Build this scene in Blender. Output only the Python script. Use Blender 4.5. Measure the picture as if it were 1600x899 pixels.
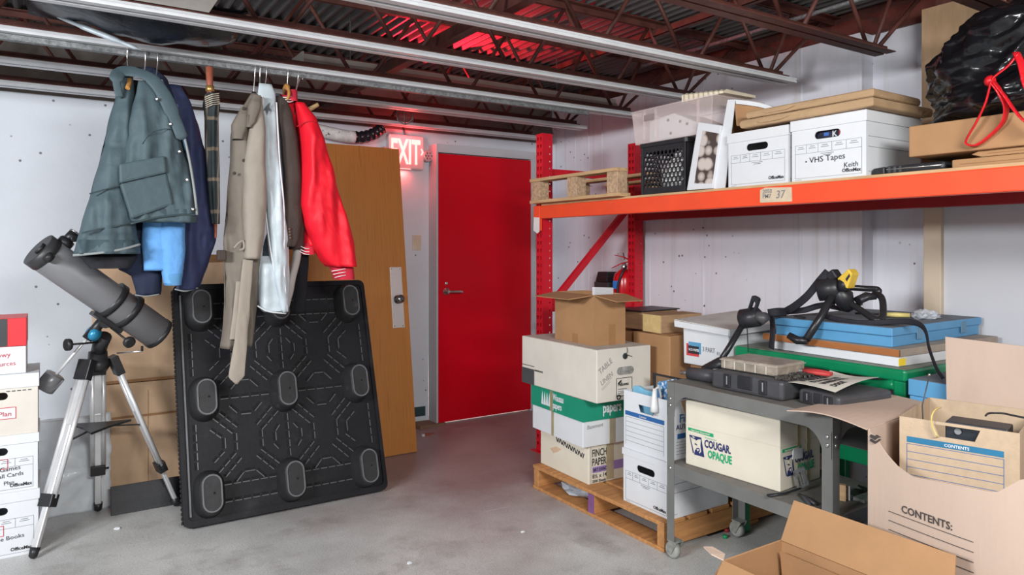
import bpy, bmesh, math, random
from mathutils import Vector as V, Matrix, noise
for _o in list(bpy.data.objects): bpy.data.objects.remove(_o)
S = bpy.context.scene
COL = S.collection
RND = random.Random(11)
PI = math.pi
rad = math.radians
# ---------------------------------------------------------------- camera
FPX, YAW, HZ, CAMH = 1110.0, rad(33.0), 386.0, 1.397      # room frame: x along the back wall, y towards it
cam = bpy.data.cameras.new('camera'); camo = bpy.data.objects.new('camera', cam); COL.objects.link(camo)
cam.sensor_width = 36.0; cam.lens = FPX*36/1600; cam.shift_y = (HZ-449.5)/1600; cam.clip_start = .05
camo.location = (0, 0, CAMH); camo.rotation_euler = (PI/2, 0, -YAW)
S.camera = camo
# ---------------------------------------------------------------- world, lights, exposure
W = bpy.data.worlds.new('world'); S.world = W; W.use_nodes = True
W.node_tree.nodes['Background'].inputs[0].default_value = (.92, .96, 1.0, 1)
W.node_tree.nodes['Background'].inputs[1].default_value = .42
def area(name, loc, rot, sx, sy, power, col=(1, 1, 1)):
    l = bpy.data.lights.new(name, 'AREA'); l.shape = 'RECTANGLE'; l.size = sx; l.size_y = sy; l.energy = power; l.color = col
    o = bpy.data.objects.new(name, l); o.location = loc; o.rotation_euler = rot; COL.objects.link(o); return o
area('bay_light', (-2.3, 1.1, 2.15), (rad(72), 0, rad(-48)), 1.3,   .35, 170, (.95, .975, 1))
area('bay_light', (.75, -.75, 2.2), (rad(70), 0, rad(-34)), 1.3, .3, 98, (.985, .99, .97))
area('daylight_outside', (3.0, 6.6, 2.2), (0, 0, 0), 2, 1.5, 160, (1, .97, .9))
S.view_settings.view_transform = 'Standard'; S.view_settings.look = 'None'
S.view_settings.exposure = 0.0; S.view_settings.gamma = 1.0; S.view_settings.use_curve_mapping = False
S.cycles.max_bounces = 8; S.cycles.transparent_max_bounces = 12; S.cycles.use_denoising = True
# ---------------------------------------------------------------- helpers
_c, _s = math.cos(YAW), math.sin(YAW)
def ray(u, v=HZ):
    X = (u-800)/FPX
    return V((_c*X+_s, -_s*X+_c, (HZ-v)/FPX))
O0 = V((0, 0, CAMH))
def ony(u, v, y): r = ray(u, v); return O0+r*(y/r.y)
def onx(u, v, x): r = ray(u, v); return O0+r*(x/r.x)
def onz(u, v, z): r = ray(u, v); return O0+r*((z-CAMH)/r.z)

MATS = {}
def M(name, col, rough=.6, metal=0., var=.12, vs=6., bump=0., bs=120., spec=.4, alpha=None, stretch=None, emit=0., dirt=None, trans=0.):
    if name in MATS: return MATS[name]
    m = bpy.data.materials.new(name); m.use_nodes = True; n = m.node_tree.nodes; L = m.node_tree.links; b = n['Principled BSDF']
    b.inputs['Roughness'].default_value = rough; b.inputs['Metallic'].default_value = metal
    b.inputs['Specular IOR Level'].default_value = spec
    tc = n.new('ShaderNodeTexCoord'); mp = n.new('ShaderNodeMapping'); L.new(tc.outputs['Object'], mp.inputs[0])
    if stretch: mp.inputs['Scale'].default_value = stretch
    nz = n.new('ShaderNodeTexNoise'); nz.inputs['Scale'].default_value = vs; nz.inputs['Detail'].default_value = 5; nz.inputs['Roughness'].default_value = .6
    L.new(mp.outputs[0], nz.inputs['Vector'])
    rp = n.new('ShaderNodeValToRGB'); L.new(nz.outputs['Fac'], rp.inputs[0])
    rp.color_ramp.elements[0].position = .3; rp.color_ramp.elements[1].position = .7
    rp.color_ramp.elements[0].color = tuple(min(1, c*(1-var)) for c in col)+(1,)
    rp.color_ramp.elements[1].color = tuple(min(1, c*(1+var)) for c in col)+(1,)
    out = rp.outputs[0]
    if dirt:                                            # (colour, scale, low, high): worn or stained patches
        n2 = n.new('ShaderNodeTexNoise'); n2.inputs['Scale'].default_value = dirt[1]; n2.inputs['Detail'].default_value = 8; n2.inputs['Roughness'].default_value = .7
        L.new(mp.outputs[0], n2.inputs['Vector'])
        mr = n.new('ShaderNodeMapRange'); mr.inputs[1].default_value = dirt[2]; mr.inputs[2].default_value = dirt[3]; L.new(n2.outputs['Fac'], mr.inputs[0])
        mx = n.new('ShaderNodeMix'); mx.data_type = 'RGBA'; L.new(mr.outputs[0], mx.inputs[0]); L.new(out, mx.inputs[6]); mx.inputs[7].default_value = dirt[0]+(1,)
        out = mx.outputs[2]
    L.new(out, b.inputs['Base Color'])
    if bump:
        nb = n.new('ShaderNodeTexNoise'); nb.inputs['Scale'].default_value = bs; nb.inputs['Detail'].default_value = 4; L.new(mp.outputs[0], nb.inputs['Vector'])
        bp = n.new('ShaderNodeBump'); bp.inputs['Strength'].default_value = bump; bp.inputs['Distance'].default_value = .01
        L.new(nb.outputs['Fac'], bp.inputs['Height']); L.new(bp.outputs[0], b.inputs['Normal'])
    if alpha is not None: b.inputs['Alpha'].default_value = alpha
    if trans: b.inputs['Transmission Weight'].default_value = trans; b.inputs['IOR'].default_value = 1.2
    if emit: b.inputs['Emission Color'].default_value = tuple(col)+(1,); b.inputs['Emission Strength'].default_value = emit
    MATS[name] = m; return m

class MB:
    def __init__(s): s.v = []; s.f = []; s.sm = []
    def add(s, vs, fs, smooth=False):
        k = len(s.v); s.v += [tuple(p) for p in vs]; s.f += [tuple(i+k for i in f) for f in fs]; s.sm += [smooth]*len(fs); return s
    def hexa(s, p):                                     # 8 corners: bottom loop then top loop
        return s.add(p, [(3, 2, 1, 0), (4, 5, 6, 7), (0, 1, 5, 4), (1, 2, 6, 5), (2, 3, 7, 6), (3, 0, 4, 7)])
    def box(s, x0, x1, y0, y1, z0, z1):
        return s.hexa([(x0, y0, z0), (x1, y0, z0), (x1, y1, z0), (x0, y1, z0), (x0, y0, z1), (x1, y0, z1), (x1, y1, z1), (x0, y1, z1)])
    def bar(s, a, b, w, h, up=(0, 0, 1)):               # rectangular bar from a to b, w across, h along up
        a, b = V(a), V(b); d = (b-a).normalized(); u = V(up); x = d.cross(u)
        if x.length < 1e-4: x = d.cross(V((1, 0, 0)))
        x.normalize(); u = x.cross(d).normalized(); x *= w/2; u *= h/2
        return s.hexa([a-x-u, a+x-u, b+x-u, b-x-u, a-x+u, a+x+u, b+x+u, b-x+u])
    def tube(s, path, r, n=8, caps=True, flat=1., up=None):
        path = [V(p) for p in path]; m = len(path); rs = r if isinstance(r, (list, tuple)) else [r]*m
        t0 = (path[1]-path[0]).normalized(); a = V(up) if up else (V((0, 0, 1)) if abs(t0.z) < .9 else V((1, 0, 0)))
        nx = t0.cross(a).normalized(); rings = []
        for i in range(m):
            t = (path[min(i+1, m-1)]-path[max(i-1, 0)]).normalized()
            nx = (nx-t*nx.dot(t)).normalized(); ny = t.cross(nx)
            rings.append([path[i]+nx*(rs[i]*math.cos(2*PI*k/n))+ny*(rs[i]*flat*math.sin(2*PI*k/n)) for k in range(n)])
        return s.rings(rings, caps, caps, n > 5)
    def rings(s, rings, cap0=True, cap1=True, smooth=True, closed=True):
        n = len(rings[0]); vs = [p for r in rings for p in r]; fs = []
        for i in range(len(rings)-1):
            for k in range(n if closed else n-1):
                k2 = (k+1) % n; fs.append((i*n+k, i*n+k2, (i+1)*n+k2, (i+1)*n+k))
        s.add(vs, fs, smooth); b = len(s.v)-len(vs)
        if cap0: s.f.append(tuple(b+k for k in reversed(range(n)))); s.sm.append(False)
        if cap1: s.f.append(tuple(b+(len(rings)-1)*n+k for k in range(n))); s.sm.append(False)
        return s
    def lathe(s, a, d, prof, n=20, smooth=True):        # prof: (distance along d, radius)
        a = V(a); d = V(d).normalized(); x = d.cross(V((0, 0, 1)) if abs(d.z) < .9 else V((1, 0, 0))).normalized(); y = d.cross(x)
        return s.rings([[a+d*h+x*(r*math.cos(2*PI*k/n))+y*(r*math.sin(2*PI*k/n)) for k in range(n)] for h, r in prof], True, True, smooth)
    def prism(s, poly, vec):
        n = len(poly); vec = V(vec); p = [V(q) for q in poly]
        return s.add(p+[q+vec for q in p], [tuple(reversed(range(n))), tuple(range(n, 2*n))]+[(i, (i+1) % n, n+(i+1) % n, n+i) for i in range(n)])
    def plate(s, O, ux, uy, outer, holes, t):           # flat plate with real holes, thickness t away from ux x uy
        O, ux, uy = V(O), V(ux), V(uy); nn = ux.cross(uy).normalized()
        bm = bmesh.new(); es = []
        for lp in [outer]+list(holes):
            q = [bm.verts.new((a, b, 0)) for a, b in lp]; es += [bm.edges.new((q[i], q[(i+1) % len(q)])) for i in range(len(q))]
        bmesh.ops.triangle_fill(bm, use_beauty=True, use_dissolve=False, edges=es, normal=(0, 0, 1))
        bm.verts.index_update(); co = [v.co.copy() for v in bm.verts]; tri = [tuple(v.index for v in f.verts) for f in bm.faces]; bm.free()
        N = len(co); P = [O+ux*c.x+uy*c.y for c in co]
        s.add(P+[p-nn*t for p in P], tri+[tuple(reversed([i+N for i in f])) for f in tri])
        k = 0
        for lp in [outer]+list(holes):
            m = len(lp); P2 = [O+ux*a+uy*b for a, b in lp]
            s.add(P2+[p-nn*t for p in P2], [(i, (i+1) % m, m+(i+1) % m, m+i) for i in range(m)])
        return s
    def build(s, name, mat, parent=None, bevel=0, seg=2, origin=None, smooth=None, kind=None, fix=True):
        me = bpy.data.meshes.new(name); vs = s.v
        if origin is not None: o = V(origin); vs = [tuple(V(p)-o) for p in vs]
        me.from_pydata(vs, [], s.f)
        me.polygons.foreach_set('use_smooth', [bool(x) if smooth is None else smooth for x in s.sm])
        if bevel or fix:
            bm = bmesh.new(); bm.from_mesh(me)
            if fix: bmesh.ops.recalc_face_normals(bm, faces=bm.faces)
            if bevel:
                ed = [e for e in bm.edges if len(e.link_faces) == 2 and e.calc_face_angle(0) > .5]
                bmesh.ops.bevel(bm, geom=ed, offset=bevel, segments=seg, profile=.5, affect='EDGES', clamp_overlap=True)
            bm.to_mesh(me); bm.free()
        if mat: me.materials.append(mat)
        ob = bpy.data.objects.new(name, me); COL.objects.link(ob)
        if parent: ob.parent = parent
        elif origin is not None: ob.location = origin
        if kind: ob['kind'] = kind
        return ob

def tag(o, label, cat, group=None):
    o['label'] = label; o['category'] = cat
    if group: o['group'] = group
    return o
def thing(name, label, cat, loc=(0, 0, 0), rotz=0., group=None):
    o = bpy.data.objects.new(name, None); COL.objects.link(o); o.location = loc; o.rotation_euler = (0, 0, rotz); o.empty_display_size = .05
    return tag(o, label, cat, group)
def struct(o): o['kind'] = 'structure'; return o
def stadium(cx, cy, w, h, n=8):
    r = min(w, h)/2; pts = []
    if w >= h: cs = [(cx+w/2-r, cy, -PI/2), (cx-w/2+r, cy, PI/2)]
    else: cs = [(cx, cy+h/2-r, 0), (cx, cy-h/2+r, PI)]
    for x, y, a in cs: pts += [(x+r*math.cos(a+PI*i/n), y+r*math.sin(a+PI*i/n)) for i in range(n+1)]
    return pts
def rrect(x0, y0, x1, y1, r, n=4):
    pts = []
    for cx, cy, a in ((x1-r, y0+r, -PI/2), (x1-r, y1-r, 0), (x0+r, y1-r, PI/2), (x0+r, y0+r, PI)):
        pts += [(cx+r*math.cos(a+PI/2*i/n), cy+r*math.sin(a+PI/2*i/n)) for i in range(n+1)]
    return pts
class Face:                                             # print on one flat face of a thing
    def __init__(s, parent, O, ux=(1, 0, 0), uy=(0, 0, 1)):
        s.p = parent; s.O = V(O); s.ux = V(ux).normalized(); s.uy = V(uy).normalized(); s.n = s.ux.cross(s.uy)
    def at(s, a, b, e=.0012): return s.O+s.ux*a+s.uy*b+s.n*e
    def rects(s, rs, mat, name='printed_lines', e=.001):
        m = MB()
        for a0, b0, a1, b1 in rs: m.prism([s.at(a0, b0, 0), s.at(a1, b0, 0), s.at(a1, b1, 0), s.at(a0, b1, 0)], s.n*e)
        return m.build(name, mat, s.p, kind='stuff' if name == 'fine_print' else None)
    def lines(s, segs, w, mat, name='printed_lines', e=.001):
        m = MB()
        for a0, b0, a1, b1 in segs:
            d = V((a1-a0, b1-b0)).normalized()*(w/2); q = V((-d.y, d.x))
            m.prism([s.at(a0+q.x, b0+q.y, 0), s.at(a0-q.x, b0-q.y, 0), s.at(a1-q.x, b1-q.y, 0), s.at(a1+q.x, b1+q.y, 0)], s.n*e)
        return m.build(name, mat, s.p, kind='stuff')
    def poly(s, pts, mat, name='printed_shape', e=.001):
        return MB().prism([s.at(a, b, 0) for a, b in pts], s.n*e).build(name, mat, s.p)
    def polys(s, ps, mat, name='printed_shape', e=.001):
        m = MB()
        for pts in ps: m.prism([s.at(a, b, 0) for a, b in pts], s.n*e)
        return m.build(name, mat, s.p)
    def text(s, txt, a, b, size, mat, align='LEFT', bold=0., xs=1., rot=0., shear=0., name='printed_text', e=.0014, ext=.0003):
        cu = bpy.data.curves.new('t', 'FONT'); cu.body = txt; cu.size = size; cu.align_x = align; cu.resolution_u = 2
        cu.offset = bold*size; cu.shear = shear; cu.extrude = ext; cu.space_line = .85
        to = bpy.data.objects.new('t', cu); me = bpy.data.meshes.new_from_object(to); bpy.data.objects.remove(to); bpy.data.curves.remove(cu)
        ca, sa = math.cos(rot), math.sin(rot)
        for v in me.vertices:
            x, y, z = v.co.x*xs, v.co.y, v.co.z
            v.co = s.at(a+x*ca-y*sa, b+x*sa+y*ca, e+z)
        me.materials.clear(); me.materials.append(mat)
        o = bpy.data.objects.new(name, me); COL.objects.link(o); o.parent = s.p; return o
def smooth_path(pts, k=6):                              # Catmull-Rom
    p = [V(q) for q in pts]; out = []
    for i in range(len(p)-1):
        a, b, c, d = p[max(i-1, 0)], p[i], p[i+1], p[min(i+2, len(p)-1)]
        for j in range(k):
            t = j/k; out.append(.5*((2*b)+(c-a)*t+(2*a-5*b+4*c-d)*t*t+(3*b-a-3*c+d)*t**3))
    out.append(p[-1]); return out
def copy_tree(o, parent=None):
    c = o.copy(); COL.objects.link(c); c.parent = parent
    for ch in [x for x in o.children]: copy_tree(ch, c)
    return c
# ---------------------------------------------------------------- materials
RUST = M('rust_brown_steel', (.105, .034, .026), .55, 0, .35, 9, .15, 60, dirt=((.17, .075, .04), 14, .58, .75))
WHITEBAR = M('white_enamel_bar', (.60, .61, .63), .35, 0, .06, 12)
GALV = M('galvanised_steel', (.17, .175, .18), .5, .2, .5, 70)
DECK = M('grey_roof_deck', (.125, .12, .12), .55, .2, .25, 5)
CONCRETE = M('white_painted_concrete', (.80, .815, .84), .7, 0, .04, 2.5, .12, 40, dirt=((.62, .62, .64), 1.6, .60, .9))
REDPAINT = M('red_door_paint', (.66, .0015, .012), .36, 0, .05, 3, .03, 300, .25)
RACKRED = M('red_rack_paint', (.60, .008, .022), .38, 0, .1, 8, dirt=((.42, .01, .02), 20, .66, .8))
BEAMORANGE = M('orange_red_beam_paint', (.86, .085, .03), .35, 0, .06, 6, dirt=((.85, .26, .18), 5, .66, .76))
FRAMEGREY = M('grey_door_frame', (.52, .53, .56), .45, 0, .04, 4)
CARDPALE = M('paler_cardboard', (.60, .405, .26), .8, 0, .08, 6, .06, 90)  # paler board for the two cartons behind the telescope
CARD = M('brown_cardboard', (.385, .21, .10), .8, 0, .08, 7, .06, 90)
CARDDARK = M('darker_cardboard', (.33, .17, .075), .8, 0, .1, 6, .06, 90)
CARDPINK = M('pale_cardboard', (.55, .415, .335), .8, 0, .05, 5, .06, 70, stretch=(1, 1, .3))
CARDTAN = M('tan_cardboard', (.50, .375, .26), .8, 0, .07, 30, .08, 120)
PAPERBROWN = M('brown_wrapping_paper', (.46, .30, .17), .7, 0, .08, 8, .25, 30)
BOXWHITE = M('white_box_board', (.70, .715, .745), .65, 0, .03, 8)
BOXCREAM = M('cream_box_board', (.715, .655, .545), .7, 0, .04, 6, dirt=((.68, .60, .48), 4, .6, .85))
BOXOFF = M('offwhite_box_board', (.665, .62, .555), .7, 0, .05, 6, dirt=((.62, .56, .48), 4, .6, .85))
INK = M('black_ink', (.025, .025, .03), .6, 0, .1)
GREYINK = M('grey_ink', (.22, .23, .25), .6, 0, .1)
PENCIL = M('pencil_grey', (.30, .29, .28), .6, 0, .1)
REDINK = M('red_pen', (.55, .06, .08), .6, 0, .1)
BLUEINK = M('blue_print', (.03, .13, .36), .5, 0, .06)
NAVY = M('navy_print', (.022, .032, .13), .5, 0, .06)
GREENINK = M('green_print', (.01, .36, .15), .5, 0, .06)
GREENBAND = M('green_band_print', (.012, .27, .165), .5, 0, .06)
PURPLE = M('purple_print', (.33, .22, .48), .5, 0, .06)
BLACKPL = M('black_plastic', (.022, .022, .026), .38, 0, .25, 12, .1, 60)
DARKPL = M('charcoal_plastic', (.06, .06, .066), .42, 0, .15, 12)
CHROME = M('brushed_metal', (.62, .62, .62), .25, .9, .06, 20)
ALU = M('satin_aluminium', (.66, .66, .67), .32, .35, .04, 20)
WOODPALLET = M('pallet_wood', (.50, .235, .085), .75, 0, .25, 5, .2, 30, stretch=(1, 8, 8))
WOODPALE = M('pale_board_wood', (.55, .36, .19), .75, 0, .2, 6, .2, 30, stretch=(8, 1, 8))
CHIP = M('chipboard', (.47, .32, .20), .85, 0, .35, 70, .3, 150)
TAPE = M('packing_tape', (.62, .50, .30), .25, 0, .08, 10, alpha=.55)
# ---------------------------------------------------------------- room shell
def wall_material(name, col, pits=True, streak=.0):
    m = M(name, col, .7, 0, .035, 2.5, .12, 40, dirt=(tuple(c*.8 for c in col), 1.7, .60, .95))
    n = m.node_tree.nodes; L = m.node_tree.links; b = n['Principled BSDF']; src = b.inputs['Base Color'].links[0].from_socket
    tc = [x for x in n if x.type == 'TEX_COORD'][0]
    if pits:                                            # small air holes of cast concrete, scattered and uneven
        vo = n.new('ShaderNodeTexVoronoi'); vo.inputs['Scale'].default_value = 12; L.new(tc.outputs['Object'], vo.inputs['Vector'])
        mr = n.new('ShaderNodeMapRange'); mr.inputs[1].default_value = .11; mr.inputs[2].default_value = .07; L.new(vo.outputs['Distance'], mr.inputs[0])
        ns = n.new('ShaderNodeTexNoise'); ns.inputs['Scale'].default_value = 1.3; L.new(tc.outputs['Object'], ns.inputs['Vector'])
        m2 = n.new('ShaderNodeMapRange'); m2.inputs[1].default_value = .49; m2.inputs[2].default_value = .53; L.new(ns.outputs['Fac'], m2.inputs[0])
        mu = n.new('ShaderNodeMath'); mu.operation = 'MULTIPLY'; L.new(mr.outputs[0], mu.inputs[0]); L.new(m2.outputs[0], mu.inputs[1])
        mx = n.new('ShaderNodeMix'); mx.data_type = 'RGBA'; L.new(mu.outputs[0], mx.inputs[0]); L.new(src, mx.inputs[6]); mx.inputs[7].default_value = (.16, .16, .18, 1); src = mx.outputs[2]
    if streak:                                          # rust runs down the wall
        mp = n.new('ShaderNodeMapping'); mp.inputs['Scale'].default_value = (9, 9, .25); L.new(tc.outputs['Object'], mp.inputs[0])
        ns = n.new('ShaderNodeTexNoise'); ns.inputs['Scale'].default_value = 2.2; ns.inputs['Detail'].default_value = 6; L.new(mp.outputs[0], ns.inputs['Vector'])
        mr = n.new('ShaderNodeMapRange'); mr.inputs[1].default_value = .55; mr.inputs[2].default_value = .8; mr.inputs[4].default_value = streak; L.new(ns.outputs['Fac'], mr.inputs[0])
        mx = n.new('ShaderNodeMix'); mx.data_type = 'RGBA'; L.new(mr.outputs[0], mx.inputs[0]); L.new(src, mx.inputs[6]); mx.inputs[7].default_value = (.42, .38, .33, 1); src = mx.outputs[2]
    L.new(src, b.inputs['Base Color']); return m
WALLB = wall_material('back_wall_paint', (.635, .675, .73))
WALLR = wall_material('right_wall_paint', (.73, .735, .80), True, .45)
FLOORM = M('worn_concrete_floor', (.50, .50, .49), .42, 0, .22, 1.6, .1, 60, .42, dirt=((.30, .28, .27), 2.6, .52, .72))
def _floor_extra(m):
    n = m.node_tree.nodes; L = m.node_tree.links; b = n['Principled BSDF']; src = b.inputs['Base Color'].links[0].from_socket
    tc = [x for x in n if x.type == 'TEX_COORD'][0]
    for sc, lo, hi, col, f in ((38, .62, .72, (.10, .095, .09), .55), (7, .60, .74, (.62, .61, .60), .6)):
        ns = n.new('ShaderNodeTexNoise'); ns.inputs['Scale'].default_value = sc; ns.inputs['Detail'].default_value = 7; ns.inputs['Roughness'].default_value = .72; ns.inputs['Distortion'].default_value = .6; L.new(tc.outputs['Object'], ns.inputs['Vector'])
        mr = n.new('ShaderNodeMapRange'); mr.inputs[1].default_value = lo; mr.inputs[2].default_value = hi; mr.inputs[4].default_value = f; L.new(ns.outputs['Fac'], mr.inputs[0])
        mx = n.new('ShaderNodeMix'); mx.data_type = 'RGBA'; L.new(mr.outputs[0], mx.inputs[0]); L.new(src, mx.inputs[6]); mx.inputs[7].default_value = col+(1,); src = mx.outputs[2]
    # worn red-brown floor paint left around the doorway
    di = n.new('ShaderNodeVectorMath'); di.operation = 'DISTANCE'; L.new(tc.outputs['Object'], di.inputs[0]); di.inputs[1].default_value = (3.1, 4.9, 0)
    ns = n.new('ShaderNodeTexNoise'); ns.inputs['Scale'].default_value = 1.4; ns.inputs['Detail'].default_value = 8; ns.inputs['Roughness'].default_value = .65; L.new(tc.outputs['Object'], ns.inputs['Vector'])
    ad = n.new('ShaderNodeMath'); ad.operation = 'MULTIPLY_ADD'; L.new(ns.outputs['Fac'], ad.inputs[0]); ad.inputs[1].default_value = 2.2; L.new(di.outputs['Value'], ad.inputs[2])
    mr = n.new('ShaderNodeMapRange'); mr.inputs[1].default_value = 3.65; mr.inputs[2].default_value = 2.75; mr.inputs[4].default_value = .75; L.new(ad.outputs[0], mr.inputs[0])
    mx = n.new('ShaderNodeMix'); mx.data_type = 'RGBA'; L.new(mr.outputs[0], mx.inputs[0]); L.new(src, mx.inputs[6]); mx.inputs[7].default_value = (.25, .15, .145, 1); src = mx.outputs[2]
    ns = n.new('ShaderNodeTexNoise'); ns.inputs['Scale'].default_value = 160; ns.inputs['Detail'].default_value = 3; L.new(tc.outputs['Object'], ns.inputs['Vector'])
    mr = n.new('ShaderNodeMapRange'); mr.inputs[1].default_value = .30; mr.inputs[2].default_value = .70; mr.inputs[3].default_value = .78; mr.inputs[4].default_value = 1.2; L.new(ns.outputs['Fac'], mr.inputs[0])
    vm = n.new('ShaderNodeVectorMath'); vm.operation = 'SCALE'; L.new(src, vm.inputs[0]); L.new(mr.outputs[0], vm.inputs['Scale']); src = vm.outputs[0]
    mp = n.new('ShaderNodeMapping'); mp.inputs['Rotation'].default_value = (0, 0, .5); mp.inputs['Scale'].default_value = (1.2, 26, 1); L.new(tc.outputs['Object'], mp.inputs[0])
    ns = n.new('ShaderNodeTexNoise'); ns.inputs['Scale'].default_value = 2.2; ns.inputs['Detail'].default_value = 6; ns.inputs['Distortion'].default_value = 1.0; L.new(mp.outputs[0], ns.inputs['Vector'])
    mr = n.new('ShaderNodeMapRange'); mr.inputs[1].default_value = .69; mr.inputs[2].default_value = .73; mr.inputs[4].default_value = .5; L.new(ns.outputs['Fac'], mr.inputs[0])
    mx = n.new('ShaderNodeMix'); mx.data_type = 'RGBA'; L.new(mr.outputs[0], mx.inputs[0]); L.new(src, mx.inputs[6]); mx.inputs[7].default_value = (.68, .67, .65, 1); src = mx.outputs[2]
    L.new(src, b.inputs['Base Color'])
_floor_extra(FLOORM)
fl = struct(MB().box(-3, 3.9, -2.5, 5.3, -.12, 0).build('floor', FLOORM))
PAVE = M('outdoor_paving', (.6, .58, .54), .8)
struct(MB().box(-1, 6, 5.3, 8.5, -.14, -.02).build('ground', PAVE))
YW, XW, YD = 5.12, 3.76, 4.99                            # back wall, right wall, door leaf plane
wb = MB().box(-3, 2.53, YW, YW+.18, 0, 2.9); wb.box(3.47, 3.94, YW, YW+.18, 0, 2.9); wb.box(2.53, 3.47, YW, YW+.18, 2.2, 2.9)
wb = struct(wb.build('wall_back', WALLB))
MB().box(1.2, 2.5, YW-.006, YW, .055, .13).build('cove_strip', M('dark_teal_vinyl', (.03, .06, .065), .5), wb)
MB().box(-3, 3.75, YW-.004, YW, 2.312, 2.745).build('bare_concrete_band', M('bare_brown_concrete', (.20, .175, .155), .85, 0, .25, 5, .15, 60), wb)
sm = MB()
for x in (-.37, .62, 1.62): sm.box(x-.012, x+.012, YW-.004, YW, 0, 2.3)
sm.build('form_seam', WALLB, wb, bevel=.003)
wr = struct(MB().box(XW, XW+.18, 2.24, 5.3, 0, 2.585).box(XW+.11, XW+.18, 1.80, 2.24, 0, 2.585).build('wall_right', WALLR))
sm = MB()
for y in (2.62, 3.38, 3.9, 4.45, 4.62, 4.8): sm.box(XW-.004, XW, y-.008, y+.008, 0, 2.58)
sm.build('form_seam', WALLR, wr, bevel=.003)
DRYW = M('white_drywall', (.57, .58, .62), .7, 0, .03, 3, .04, 80)
PLYP = M('tan_plywood', (.40, .26, .15), .7, 0, .22, 3, .1, 40, stretch=(1, 3, .5))
w2 = struct(MB().box(XW-.02, XW+.14, -2.5, 1.80, 0, 1.779).build('wall_right', DRYW))
MB().box(XW-.055, XW+.14, -2.5, 1.89, 1.78, 2.60).build('plywood_panel', PLYP, w2)
MB().box(XW-.066, XW-.056, .9, 1.66, 1.9, 2.42).build('white_panel', DRYW, w2)
STUD = M('worn_tan_stud', (.60, .50, .385), .75, 0, .06, 4, .1, 50, dirt=((.16, .13, .10), 16, .67, .70))
tag(MB().box(XW-.05, XW+.1, 1.80, 1.885, 0, 1.779).build('wall_stud', STUD, bevel=.004), 'worn tan timber post against the right wall between concrete and drywall', 'post')
tr = struct(MB().box(XW+.09, XW+.16, -2.5, 5.3, 2.585, 2.76).build('trim_1', RUST))
# roof deck: corrugated sheets
dk = MB(); p = .066; n = int(6.6/p)*6; top = []
for i in range(n+1):
    x = -2.65+i*p/6; top.append((x, 2.745+.012*max(-1, min(1, 1.6*math.sin(2*PI*i/6)))))
dk.rings([[(x, -2.5, z), (x, 5.3, z), (x, 5.3, z+.012), (x, -2.5, z+.012)] for x, z in top], True, True, True)
struct(dk.build('ceiling', DECK, smooth=False))
# red door, its frame
d = struct(MB().box(2.548, 3.432, YD, YD+.045, .014, 2.132).build('door_1', REDPAINT, bevel=.002))
MB().lathe((2.62, YD+.002, 1.045), (0, -1, 0), [(0, .03), (.012, .03), (.016, .012), (.05, .012)], 16).build('handle_rose', CHROME, d)
MB().tube(smooth_path([(2.62, YD-.05, 1.045), (2.66, YD-.056, 1.045), (2.72, YD-.052, 1.042), (2.74, YD-.045, 1.04)]), [.011]*18+[.009], 10, up=(0, 0, 1)).build('lever', CHROME, d)
MB().lathe((2.62, YD+.002, 1.11), (0, -1, 0), [(0, .014), (.008, .014), (.012, .008)], 14).build('lock_cylinder', CHROME, d)
fr = MB().box(2.53, 2.547, YD-.008, YW, 0, 2.205); fr.box(3.433, 3.475, YD-.008, YW, 0, 2.205); fr.box(2.5475, 3.4325, YD-.008, YW, 2.140, 2.205); fr.box(2.55, 3.43, YD+.046, YW, 2.10, 2.1395)
struct(fr.build('trim_2', FRAMEGREY, bevel=.002))
# ---------------------------------------------------------------- roof steel
def joist(y, label, white=True, x0=-1.6, x1=3.37):
    t = thing('bar_joist', label, 'joist', (x0, y, 2.30), 0, 'open web joists across the roof')
    LN = x1-x0
    def B(*a): return MB().box(*a)
    m = MB()
    for s in (-1, 1):
        a, b = sorted((s*.006, s*.011)); m.box(0, LN, a, b, .029, .060)
        a, b = sorted((s*.006, s*.052)); m.box(0, LN, a, b, .0245, .029)
    m.build('bottom_chord', RUST, t)
    m = MB()
    for s in (-1, 1):
        a, b = sorted((s*.006, s*.011)); m.box(0, XW-x0+.1, a, b, .392, .428)
        a, b = sorted((s*.006, s*.05)); m.box(0, XW-x0+.1, a, b, .424, .43)
    m.build('top_chord', RUST, t)
    if white:
        for s in (-1, 1):
            
            a, b = sorted((s*.013, s*.048)); m = MB().box(0, LN+.07, a, b, 0, .010); m.box(0, LN+.07, a, b, .015, .0242); m.box(0, LN+.068, a+.004, b-.004, .010, .015); m.build('white_channel', WHITEBAR, t)
    x = LN-.06; k = 0
    def rod(a, b): MB().tube([a, b], .0105, 6).build('web_rod', RUST, t)
    rod((x, 0, .05), (XW-x0-.02, 0, .40))
    while x > .5:
        rod((x-.10, 0, .05), (x-.34, 0, .40)); rod((x-.58, 0, .05), (x-.34, 0, .40)) if k else rod((x-.58, 0, .05), (x-.34, 0, .40))
        rod((x-.03, 0, .06), (x+.16, 0, .40)) if k == 0 else None
        x -= .62; k += 1
        rod((x+.04, 0, .05), (x+.28-.02, 0, .40)) if False else None
    return t
JY = [4.89, 4.29, 3.69, 3.09, 2.47, 1.89, 1.29]
for y, lb, wh in zip(JY, ('white-edged roof joist nearest the back wall above the red door', 'white-edged roof joist second from the back wall, ending above the red rack upright',
        'white-edged roof joist carrying the coat rail', 'white-edged roof joist just in front of the coat rail, ending behind the clear bin', 'white-edged roof joist ending above the brown wrapped parcels on the shelf',
        'bare rust-brown roof joist ending above the box of tapes', 'bare rust-brown roof joist at the top right above the black bag'), (1, 1, 1, 1, 1, 0, 0)):
    joist(y, lb, wh)
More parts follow.
